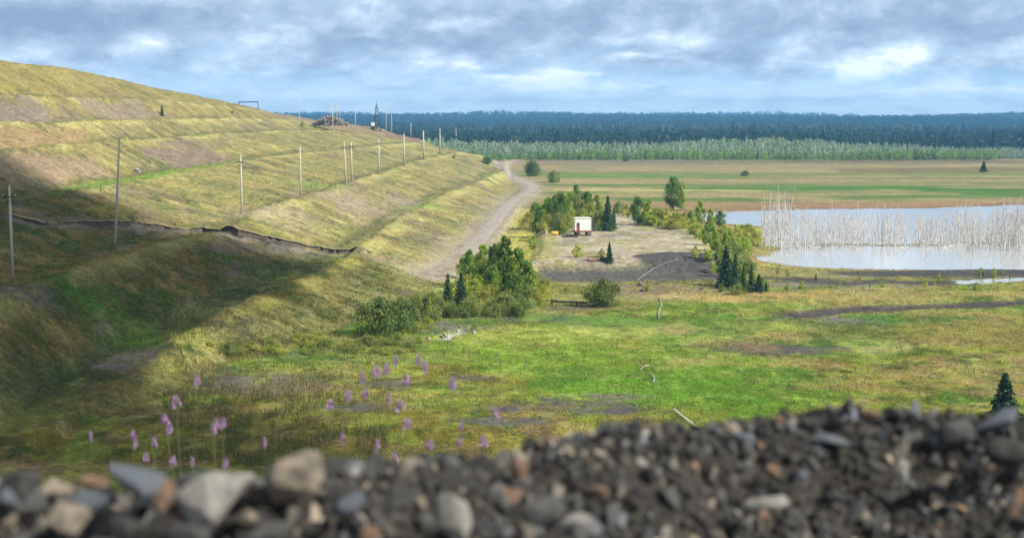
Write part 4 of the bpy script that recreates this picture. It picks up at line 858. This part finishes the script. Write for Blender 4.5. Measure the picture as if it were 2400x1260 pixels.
# rubble pile on the heap and small rocks out on the land
rubble = []
cx_, cy_ = ray(775, 285)[0] * 520, 520
mv = []; mf = []; off = 0; r2 = random.Random(77)
for k in range(420):
    fx = r2.gauss(0, .5)
    if abs(fx) > 1.05: continue
    hx = max(0, 1 - abs(fx) ** 1.6); X = cx_ + fx * 6.4; Yp = cy_ + r2.gauss(0, 2); Z = aty(775, 288, 520)[2] - .6 + r2.uniform(0, 1) * hx * 2.9; m_ = SM[('brown', k % 3)]; s = r2.uniform(.3, .85)
    M = Matrix.Translation((X, Yp, Z)) @ Euler((r2.uniform(0, 6), r2.uniform(0, 6), 0)).to_matrix().to_4x4() @ Matrix.Diagonal((s * 1.2, s, s * .8, 1))
    mv += [tuple(M @ v.co) for v in m_.vertices]; mf += [tuple(off + i for i in p.vertices) for p in m_.polygons]; off = len(mv)
me = bpy.data.meshes.new('rubble_pile'); me.from_pydata(mv, [], mf); o = link('rubble_pile', me, None, mat('red_rubble', (.17, .125, .115), .95, .3, 2, .4, col2=(.27, .24, .23))); tag(o, 'reddish brown rubble heaped on the skyline behind the two poles', 'rubble', kind='stuff')
def stone(key, loc, dims, rot, label, group=None, name='stone'):
    o = link(name, SM[key]); o.location = loc; o.scale = dims; o.rotation_euler = rot; tag(o, label, 'stone', group); return o
p = on(322, 405); stone(('pale', 1), (p[0], p[1], p[2] + .25), (.8, .6, .55), (0, .2, .3), 'pale boulder on the green path across the heap')
for k in range(22):
    px, py = random.gauss(1050, 38), random.gauss(782, 9); p = on(px, py); s = random.uniform(.06, .28)
    stone(('pale', k % 3), (p[0], p[1], p[2] + .08), (s * 1.5, s, s * .5), (random.random(), random.random(), 3 * random.random()), 'bleached stone at the little puddle below the willows', 'bleached stones round the puddle')
for k in range(12):
    px, py = random.uniform(1440, 1690), random.uniform(655, 690); p = on(px, py); s = random.uniform(.15, .4)
    stone(('grey', k % 3), (p[0], p[1], p[2] + .08), (s * 1.4, s, s * .6), (random.random(), random.random(), 3 * random.random()), 'grey stone lying in grass below the dark mound', 'stones below the dark mound')

# ------------------------------------------------------------------ the white cabin wagon
MRED = mat('red_oxide_paint', (.34, .045, .06), .6, .15, 3, col2=(.25, .06, .05)); MTYRE = mat('tyre_rubber', (.03, .03, .03), .9, .1, 5); MGLS = mat('dark_window', (.03, .04, .05), .15, .05, 3); MRIM = mat('wheel_steel', (.25, .2, .1), .6, .2, 4); MROOF = mat('pale_roof', (.70, .76, .66), .5, .08, 2); MSIDE = mat('grey_side', (.20, .26, .27), .6, .1, 3)
vp = on(1366, 553); W = 44 * vp[1] / F
t = empty('cabin_wagon', (vp[0], vp[1] + 1.2, vp[2]), R(6)); tag(t, 'white box cabin wagon on a red wheeled frame with a red door', 'wagon')
b = MB(); b.box((-.12, 0, 1.87), (W * .86, 2.3, 2.0)); b.build('body', MWH, t, .04)
b = MB(); b.box((W * .43 - .01, 0, 1.85), (.22, 2.2, 1.9)); b.build('end_panel', MSIDE, t, .02)
b = MB(); b.box((-.06, 0, 2.96), (W * .92, 2.5, .10)); b.box((-.06, 0, 3.03), (W * .7, 1.6, .07)); b.build('roof', MROOF, t, .02)
b = MB(); b.box((0, 0, .76), (W * .97, 2.2, .24)); b.box((-W * .25, -1.17, .78), (W * .45, .06, .2)); b.build('frame', MRED, t, .02)
d = MB().box((-W * .29, -1.17, 1.55), (.50, .05, 1.35)).build('door', MRED, t, .01)
MB().box((-W * .29, -1.20, 2.02), (.34, .03, .5)).build('window', MGLS, d); MB().box((-W * .29 + .19, -1.22, 1.5), (.03, .05, .16)).build('handle', MIRON, d)
b = MB()
for k in range(2): b.box((-W * .29, -1.30 - .17 * k, .55 - .25 * k), (.55, .22, .04))
b.build('steps', MIRON, t)
MB().box((W * .12, -1.165, 2.35), (.9, .03, .04)).box((W * .12, -1.165, 1.2), (1.6, .03, .04)).build('trim', MWH, t)
for sx in (-1, 1):
    for sy in (-1, 1):
        wh = empty('wheel', (sx * W * .30, sy * .95, .38)); wh.parent = t
        bm = MB(); bm.tube([(0, -.13, 0), (0, -.11, 0), (0, .11, 0), (0, .13, 0)], [.30, .38, .38, .30], 20); bm.build('tyre', MTYRE, wh)
        bm = MB(); bm.tube([(0, -.145, 0), (0, .145, 0)], .19, 14); bm.build('rim', MRIM, wh)
MB().tube([(-W * .5, -.3, .7), (-W * .78, 0, .5)], .05, 6).tube([(-W * .5, .3, .7), (-W * .78, 0, .5)], .05, 6).build('drawbar', MRED, t)
# things near it
p = on(1300, 551); t = empty('drum', p); tag(t, 'yellow drum lying in grass left of the cabin wagon', 'drum'); MY = mat('yellow_paint', (.70, .42, .06), .5, .1, 3)
MB().tube([(-.55, 0, .32), (-.5, 0, .34), (.5, 0, .34), (.55, 0, .32)], [.3, .34, .34, .3], 18).build('shell', MY, t); MB().tube([(-.2, 0, .34), (-.16, 0, .34)], .36, 18).tube([(.16, 0, .34), (.2, 0, .34)], .36, 18).build('hoop', MY, t)
p = on(1335, 556); o = MB().box((p[0], p[1], p[2] + .12), (2.6, .35, .22)).box((p[0] + .3, p[1] + .3, p[2] + .28), (1.8, .3, .14)).build('shadow_strip', MIRON, None, .02); tag(o, 'dark strip standing in for the shadow left of the wagon wheels', 'shadow_strip')  # dark boxes added as the shadow strip beside the wagon
p = on(1281, 549); o = MB().box((p[0], p[1], p[2] + .35), (.35, .35, .8)).box((p[0], p[1], p[2] + .78), (.45, .45, .06)).build('crate', mat('pale_timber', (.5, .44, .34), .8, .2, 4), None, .01); tag(o, 'pale wooden crate standing left of the yellow drum', 'crate')
p = on(1395, 613); MRU = mat('rusty_steel', (.30, .12, .09), .85, .3, 4, .3, col2=(.38, .20, .16)); t = empty('scrap_frame', (p[0], p[1], p[2]), R(5)); tag(t, 'rusty broken steel frame beside the small dark spruce on the pad', 'scrap')
b = MB(); b.tube([(-1.2, 0, .05), (-1.0, 0, .75), (.9, .2, .62), (1.2, 0, .05)], .07, 6); b.tube([(-1.1, .7, .05), (-.9, .7, .6), (1.0, .8, .5)], .07, 6); b.tube([(-1.0, 0, .7), (-.9, .7, .6)], .06, 5); b.tube([(.3, .1, .68), (.6, .8, .1)], .05, 5); b.box((-.4, .3, .2), (1.1, .7, .07), Euler((.2, .15, 0))); b.build('frame', MRU, t)
b = MB(); b.box((1.35, .1, .25), (1.3, .8, .5), Euler((0, .15, .1))); b.box((1.2, .1, .58), (.8, .6, .1), Euler((0, .3, .1))); b.build('tank', MBLK, t, .04)
# pipes
MPP = mat('pale_pipe', (.38, .38, .35), .5, .12, 3); MPD = mat('dark_pipe', (.05, .048, .045), .6, .2, 3, col2=(.10, .07, .05))
def pipe(pts, rad, m, label, name='pipe', lift=.0, n=6):
    q = []
    for i in range(len(pts) - 1):
        for k in range(6):
            tt = k / 6; q.append((pts[i][0] + (pts[i + 1][0] - pts[i][0]) * tt, pts[i][1] + (pts[i + 1][1] - pts[i][1]) * tt))
    q.append(pts[-1]); P3 = []
    for px, py in q:
        p = on(px, py); P3.append((p[0], p[1], p[2] + rad + lift))
    P3 = [P3[0]] + [tuple((np.array(P3[i - 1]) + P3[i] * np.array(2.0) + P3[i + 1]) / 4) for i in range(1, len(P3) - 1)] + [P3[-1]]
    o = MB().tube(P3, rad, n).build(name, m); tag(o, label, 'pipe'); return o
pipe([(1590, 609), (1560, 618), (1530, 632), (1508, 646), (1493, 657)], .035, MPP, 'pale hose running down the side of the dark mound', 'hose')
pipe([(1497, 660), (1508, 672), (1520, 680)], .07, MPP, 'short pale hose end in grass below the mound', 'hose')
a = on(1281, 714); c = on(1376, 716); o = MB().tube([(a[0], a[1], a[2] + .45), (c[0], c[1], c[2] + .35)], .12, 8).box((a[0] + .6, a[1], a[2] + .15), (.2, .4, .4)).box((c[0] - 1.2, c[1], c[2] + .1), (.2, .4, .35)).build('pipe', MPD); tag(o, 'straight dark pipe lying across supports left of the round bush', 'pipe')
pipe([(1578, 962), (1600, 980), (1622, 997), (1645, 1014)], .055, mat('white_pole', (.8, .8, .76), .5, .1, 3), 'long white pole lying in grass behind the rubble', 'fallen_pole', .10)
pipe([(1500, 870), (1508, 861), (1522, 858)], .05, MPP, 'pale curl of hose in the green meadow, upper piece', 'hose', .05)
pipe([(1520, 876), (1530, 882), (1534, 890), (1530, 897)], .05, MPP, 'pale curl of hose in the green meadow, lower piece', 'hose', .05)
pipe([(1546, 700), (1550, 716), (1543, 735), (1545, 748)], .06, MPP, 'thin pale hose in grass straight below the mound', 'hose', .04)
p = on(237, 447); o = MB().tube([(p[0], p[1], p[2] - .2), (p[0], p[1], p[2] + .7)], .06, 6).build('stake', MIRON); tag(o, 'short dark stake on the path left of the leaning pole', 'stake')
# distant white building
x, y = ray(1877, 322)[0] * 2200, 2200; z = aty(1877, 322, 2200)[2]; t = empty('farm_building', (x, y, z)); tag(t, 'tiny long white building in front of the far forest', 'building')
MB().box((0, 0, 1.2), (13, 6, 3)).build('wall', MWH, t)
rf = bpy.data.meshes.new('roof'); rf.from_pydata([(-7, -3.4, 2.7), (7, -3.4, 2.7), (7, 3.4, 2.7), (-7, 3.4, 2.7), (-7, 0, 4.4), (7, 0, 4.4)], [], [(0, 1, 5, 4), (2, 3, 4, 5), (0, 4, 3), (1, 2, 5), (0, 3, 2, 1)]); link('roof', rf, t, MWH)

# ------------------------------------------------------------------ foreground ridge of rubble
CREST = [(-900, 1120, 1.5), (-300, 1130, 1.5), (0, 1165, 1.5), (200, 1180, 1.5), (430, 1165, 1.5), (620, 1150, 1.5), (760, 1140, 1.52), (900, 1125, 1.55), (1050, 1100, 1.6), (1200, 1085, 1.65), (1500, 1055, 1.75), (1700, 1022, 1.85), (1850, 1003, 1.9), (2000, 985, 1.95), (2150, 985, 1.95), (2400, 1005, 1.9), (2800, 1020, 1.9), (3500, 1000, 1.9)]
CW = np.array([aty(*c) for c in CREST])
def ridge_z(x, y):
    zc_ = np.interp(x, CW[:, 0], CW[:, 2]); yc_ = np.interp(x, CW[:, 0], CW[:, 1]); d = y - yc_
    s = np.where(d > 0, .50, .75); z = zc_ - s * (np.sqrt(d * d + .0016) - .04)
    z = z + .034 * fbm(x / .16, y / .16, 3, 301) + .012 * fbm(x / .04, y / .04, 3, 302)
    return np.maximum(z, np.where(d > 0, 20.2 - .6 * np.maximum(y - 3.1, 0), 20.55) + .03 * fbm(x / .5, y / .5, 3, 303))
nx, ny = 420, 260
rx = np.linspace(-1.9, 2.4, nx); ry = np.concatenate([np.linspace(.2, 1.1, 40), np.linspace(1.11, 2.4, 170), np.linspace(2.45, 4.2, 50)])
RX, RY = np.meshgrid(rx, ry); RZ = ridge_z(RX, RY); ii = np.arange(nx * ny).reshape(ny, nx)
fade = sst(0, .25, np.minimum(np.minimum(RX + 1.9, 2.4 - RX), np.minimum(RY - .2, 4.2 - RY))); RZ = RZ * fade + (20.3 - .66 * np.maximum(RY - 2.6, 0)) * (1 - fade)
Fq = np.stack([ii[:-1, :-1], ii[:-1, 1:], ii[1:, 1:], ii[1:, :-1]], -1).reshape(-1, 4)
o = link('embankment', np_mesh('embankment', np.stack([RX, RY, RZ], -1).reshape(-1, 3), Fq, smooth=True), None, mat('dark_spoil', (.018, .016, .014), .95, .4, 25, .8, col2=(.040, .036, .030), bscale=60, bdist=.012)); tag(o, kind='structure')
def rzz(x, y): return float(ridge_z(np.array([x]), np.array([y]))[0])
def rock_at(px, py, Y, wpx, hpx, dpx, key, rot, label):
    p = aty(px, py, Y); k = Y / F / 2 * 1.25
    return stone(key, p, (wpx * k, dpx * k, hpx * k), rot, label)
BIG = [(520, 1165, 1.42, 200, 120, 150, ('pale', 0), (0, R(-8), .1), 'large pale slab with a dark underside, left of centre'), (690, 1118, 1.44, 150, 125, 110, ('tan', 1), (.2, R(-28), .3), 'big tan and orange stone standing highest on the left crest'),
       (335, 1130, 1.42, 150, 62, 100, ('blue', 2), (.3, R(30), 0), 'grey blue slab tilted up to the right'), (1068, 1190, 1.44, 84, 165, 70, ('pale', 2), (.1, 0, .2), 'tall oval pale stone standing upright in mid frame'),
       (160, 1212, 1.36, 95, 85, 80, ('tan', 0), (0, R(20), .5), 'pinkish tan stone at the lower left'), (55, 1140, 1.42, 150, 70, 110, ('dark', 0), (0, R(-20), .2), 'dark block at the far left crest'), (20, 1165, 1.36, 60, 45, 50, ('blue', 0), (0, .3, 0), 'small bluish stone at the far left edge'),
       (215, 1170, 1.42, 110, 50, 70, ('blue', 1), (0, R(-12), 0), 'flat slate blue stone left of the tilted slab'), (392, 1158, 1.38, 52, 72, 50, ('rust', 0), (0, .3, .4), 'rust orange stone touching the big pale slab'), (215, 1130, 1.52, 90, 30, 60, ('rust', 1), (0, 0, .2), 'flat reddish stone on the crest behind the slate'),
       (440, 1245, 1.33, 110, 60, 80, ('grey', 0), (0, .1, .2), 'grey stone below the big pale slab'), (620, 1250, 1.33, 120, 50, 80, ('grey', 1), (0, -.2, .1), 'grey stone at the bottom edge right of the pale slab'), (300, 1235, 1.34, 110, 60, 80, ('dark', 1), (0, .2, .1), 'dark stone at the bottom edge by the tan one'),
       (820, 1178, 1.42, 80, 42, 60, ('blue', 1), (0, R(-25), .2), 'grey blue chip right of the tan stone'), (938, 1165, 1.43, 90, 60, 60, ('grey', 2), (.2, R(-35), .1), 'grey slanting stone left of the upright oval'), (1270, 1195, 1.48, 110, 80, 70, ('grey', 1), (.1, .1, .3), 'large grey rounded stone right of the upright oval'),
       (1345, 1225, 1.46, 80, 36, 50, ('pale', 1), (0, R(-25), 0), 'pale sliver below the large grey stone'), (970, 1085, 1.62, 60, 24, 40, ('tan', 2), (0, .1, 0), 'flat tan stone on the crest before the fireweed'), (1500, 1092, 1.7, 45, 40, 30, ('pale', 0), (0, .3, 0), 'cream stone on the crest right of centre'),
       (1800, 1172, 1.66, 110, 44, 60, ('pale', 2), (0, R(-8), .1), 'long pale flat stone right of centre'), (2040, 975, 1.93, 48, 30, 30, ('rust', 2), (0, .1, 0), 'orange stone on the highest crest at the right'), (1950, 1030, 1.86, 110, 26, 50, ('blue', 0), (0, R(8), 0), 'long slate stone under the right crest'),
       (2005, 1190, 1.66, 45, 80, 35, ('grey', 0), (0, .1, .2), 'narrow grey stone pointing down at the right'), (2118, 1105, 1.78, 38, 66, 30, ('pale', 0), (0, -.15, .2), 'pale upright chip under the right crest'), (2240, 1010, 1.86, 90, 80, 60, ('grey', 1), (.2, .3, .1), 'grey angular stone near the right crest'),
       (2340, 985, 1.86, 110, 40, 60, ('blue', 2), (0, R(-20), .1), 'pale blue slab on the crest at the far right'), (2370, 1055, 1.76, 150, 70, 90, ('dark', 2), (0, .1, .2), 'large dark slab overhanging at the right edge'), (2390, 1175, 1.6, 40, 70, 40, ('rust', 0), (0, .3, 0), 'orange stone cut by the right edge'),
       (1810, 1105, 1.76, 42, 34, 30, ('rust', 1), (0, 0, .2), 'bright rust stone in the middle of the right slope'), (1880, 1112, 1.76, 30, 24, 24, ('blue', 1), (0, .1, 0), 'small blue stone right of the bright rust one'), (1740, 1030, 1.84, 60, 44, 40, ('blue', 2), (0, .4, 0), 'bluish stone where the crest starts to rise'),
       (1215, 1100, 1.6, 50, 50, 40, ('rust', 1), (0, .4, 0), 'brown orange stone on the crest near the centre'), (1405, 1155, 1.56, 44, 36, 36, ('rust', 2), (0, .2, 0), 'pinkish stone right of the large grey one'), (870, 1250, 1.36, 60, 36, 44, ('rust', 0), (0, .2, 0), 'rusty stone at the bottom edge left of the oval')]
for a in BIG: rock_at(*a)
def hit(x, y, z):
    dz = (z - H) / y; xc = x / y; k = CT - dz * ST; px = 1200 + F * xc / k; py = 630 - F * (dz * CT + ST) / k
    return any(((px - b[0]) / (b[3] * .5)) ** 2 + ((py - b[1]) / (b[4] * .55)) ** 2 < 1 and y < b[2] + .05 for b in BIG)
r3 = random.Random(123); keys = ['grey'] * 11 + ['dark'] * 8 + ['tan'] * 4 + ['rust'] * 1 + ['blue'] * 3 + ['pale'] * 2 + ['brown'] * 8
cnt = 0; NST = 300 - len(BIG)
while cnt < NST:
    x = r3.uniform(-.62, .78); yc = float(np.interp(x, CW[:, 0], CW[:, 1])); y = yc + r3.uniform(-.24, .05); big = .5 + .9 * sst(.15, -.3, x)
    s = min(.032, .008 + .010 * r3.expovariate(1.0)) * float(big); z = rzz(x, y)
    if hit(x, y, z): continue
    k = (r3.choice(keys), r3.randrange(3))
    stone(k, (x, y, z + s * .2), (s * r3.uniform(.9, 1.5), s * r3.uniform(.7, 1.1), s * r3.uniform(.5, .9)), (r3.uniform(-.6, .6), r3.uniform(-.6, .6), r3.uniform(0, 6.28)), 'small angular %s stone in the rubble ridge' % {'blue': 'slate blue', 'tan': 'tan', 'rust': 'rusty', 'pale': 'pale', 'dark': 'near black', 'grey': 'grey', 'brown': 'brown'}[k[0]], 'small %s stones in the rubble ridge' % k[0])
    cnt += 1
# fine gravel between them
N = 15000; low = []
for j in range(6):
    m_ = hull(900 + j, 9, 0); m2 = bmesh.new(); m2.from_mesh(m_); bmesh.ops.triangulate(m2, faces=m2.faces); low.append((np.array([v.co[:] for v in m2.verts]), np.array([[v.index for v in f.verts] for f in m2.faces]))); m2.free()
r4 = np.random.default_rng(5); VV = []; FF = []; CCc = []; off = 0; pal = np.array([SC[k][1] for k in keys if k != 'rust'] + [SC[k][0] for k in ('pale', 'grey', 'tan', 'grey', 'blue', 'grey', 'pale', 'tan', 'rust')] + [SC['dark'][0]] * 30)
gxs = r4.uniform(-1.0, 1.15, N); gys = np.interp(gxs, CW[:, 0], CW[:, 1]) + r4.uniform(-.45, .16, N); gzs = ridge_z(gxs, gys); gs = .0032 + .0042 * r4.exponential(1, N).clip(0, 3)
for i in range(N):
    if hit(gxs[i], gys[i], gzs[i]): continue
    v, f = low[i % 6]; e = Euler((r4.uniform(0, 6), r4.uniform(0, 6), r4.uniform(0, 6))).to_matrix(); M = np.array(e) * (gs[i] * np.array([1.3, 1, .7]))[None, :]
    VV.append(v @ M.T + [gxs[i], gys[i], gzs[i] + gs[i] * .3]); FF.append(f + off); off += len(v); CCc.append(np.repeat([pal[r4.integers(len(pal))] * r4.uniform(.6, 1.3)], len(v), 0))
o = link('gravel', np_mesh('gravel', np.concatenate(VV), np.concatenate(FF), np.concatenate(CCc)), None, mat('gravel_grains', attr='col', rough=.85, var=.15, scale=40)); tag(o, 'fine dark gravel filling the rubble ridge in the foreground', 'gravel', kind='stuff')

# ------------------------------------------------------------------ fireweed
MST = mat('fireweed_stem', (.10, .10, .035), .7, .2, 8); MLF = mat('fireweed_leaf', (.09, .13, .035), .6, .25, 8, trans=.3); MFL = mat('fireweed_petal', (.42, .27, .44), .6, .15, 10, trans=.35)
def make_fire(seed, h):
    r = np.random.default_rng(seed); t = empty('fireweed', (0, 0, -400)); lx_ = r.uniform(-.04, .04)
    MB().tube([(0, 0, -.1), (lx_, 0, h * .5), (lx_ * 2.2, 0, h)], [.0022, .0018, .001], 5).build('stem', MST, t)
    b = MB()
    for k in range(26):
        z = h * (.12 + .62 * k / 26); a = k * 2.4; L = .085 * (1 - .4 * k / 26); d = Vector((math.cos(a), math.sin(a), .35)); s_ = Vector((-math.sin(a), math.cos(a), 0)) * .007; o_ = Vector((lx_ * z / h * 2, 0, z)); i0 = len(b.v)
        b.v += [tuple(o_), tuple(o_ + d * L * .5 + s_), tuple(o_ + d * L + Vector((0, 0, -.02))), tuple(o_ + d * L * .5 - s_)]; b.f.append((i0, i0 + 1, i0 + 2, i0 + 3)); b.sm.append(False)
    b.build('leaves', MLF, t); b = MB()
    for k in range(14):
        f = k / 14; z = h * (.984 + .016 * f) ; a = k * 2.4; L = .009 * (1 - .6 * f) + .003; o_ = Vector((lx_ * 2 + math.cos(a) * L, math.sin(a) * L, z))
        for q in range(4):
            c = Vector(r.normal(0, 1, 3)).normalized() * .0058 * (1.1 - .5 * f); e = Vector(r.normal(0, 1, 3)).normalized() * .005 * (1.1 - .7 * f); i0 = len(b.v)
            b.v += [tuple(o_), tuple(o_ + c * .6 + e), tuple(o_ + c * 1.5), tuple(o_ + c * .6 - e)]; b.f.append((i0, i0 + 1, i0 + 2, i0 + 3)); b.sm.append(False)
    b.build('flowers', MFL, t); return t
FW = [(935, 845), (968, 832), (962, 862), (888, 878), (917, 832), (983, 893), (1032, 877), (840, 914), (862, 920), (805, 885), (764, 962), (937, 960), (1047, 978), (1185, 972), (745, 1000), (762, 930), (548, 958), (488, 990), (423, 990), (440, 1022), (360, 1008), (317, 1008), (310, 1030), (279, 1020), (330, 1068), (280, 1070), (425, 1068), (535, 1070), (508, 1060), (556, 1006), (598, 1022), (455, 932), (888, 1038), (1015, 1055), (1068, 1030), (1050, 1042), (1145, 1022), (1175, 1022), (1223, 1038), (835, 1070), (775, 1083), (892, 1085), (968, 990), (388, 880)]
fp = [make_fire(k, 1.0) for k in range(5)]; r5 = random.Random(3)
for i, (px, py) in enumerate(FW):
    Y = r5.uniform(3.6, 5.2); p = aty(px, py - 8, Y); zg = 20.2 - .62 * (Y - 3.1)
    if i < 5: o = fp[i]
    else: o = copy_tree(fp[i % 5])
    hh = p[2] - zg; k = r5.uniform(.45, .9); o.location = (p[0], Y, zg); o.scale = (k, k, hh); o.rotation_euler = (R(r5.gauss(0, 2)), R(r5.gauss(0, 2)), r5.uniform(0, 6)); tag(o, 'slender blurred fireweed stalk topped with pink purple flowers', 'fireweed', 'fireweed stalks behind the rubble ridge')

# ------------------------------------------------------------------ unseen cloud added toward the sun, outlined to cast the near-ground shadow
MCL = mat('cloud_white', (.8, .8, .82), 1.0, .05, .02, obj=False)
def shadow_cloud(poly, h, rad, seed, zt=2.0):
    r = random.Random(seed); L = h / SUNV.z; xs = [p[0] for p in poly]; ysq = [p[1] for p in poly]; bm = bmesh.new(); n = 0
    area = (max(xs) - min(xs)) * (max(ysq) - min(ysq)); N = int(area / (rad * rad) * 2.2)
    for _ in range(N):
        x = r.uniform(min(xs), max(xs)); y = r.uniform(min(ysq), max(ysq))
        if not inpoly(np.array([x]), np.array([y]), poly)[0]: continue
        s = rad * r.uniform(.6, 1.3); c = Vector((x, y, zt)) + SUNV * (L + r.uniform(0, 22))
        bmesh.ops.create_icosphere(bm, subdivisions=2, radius=1, matrix=Matrix.Translation(c) @ Matrix.Diagonal((s, s, s * .5, 1)))
    for v in bm.verts: v.co += Vector(mnoise.noise_vector(v.co / 9)) * 3.5
    me = bpy.data.meshes.new('shadow_cloud'); bm.to_mesh(me); bm.free(); me.polygons.foreach_set('use_smooth', [True] * len(me.polygons))
    o = link('shadow_cloud', me, None, MCL); tag(o, kind='structure'); return o
shadow_cloud([(-130, 222), (-75, 200), (-62, 186), (-47, 178), (-38, 172), (-24, 178), (-22, 165), (-31, 140), (-37, 120), (-31, 108), (-22, 101), (-6, 90), (-4, 60), (-130, 60)], 560, 7, 1, 5)

# ------------------------------------------------------------------ haze
m = bpy.data.materials.new('haze_air'); m.use_nodes = True; t = NT(m.node_tree); t.n.clear(); out = t.add('ShaderNodeOutputMaterial'); pv = t.add('ShaderNodeVolumePrincipled')
pv.inputs['Color'].default_value = (.20, .56, 1.0, 1); pv.inputs['Density'].default_value = 2.2e-4; pv.inputs['Anisotropy'].default_value = .0
t.l.new(pv.outputs[0], out.inputs['Volume'])
b = MB(); zlo = float(GZ.min()) - 1.5; b.box((0, 2400, (zlo + 75) / 2), (9600, 6100, 75 - zlo)); o = b.build('haze', m); tag(o, 'pale blue haze filling the valley air', 'haze', kind='stuff')
print('zmax', GZ.max(), 'objs', len(bpy.data.objects))
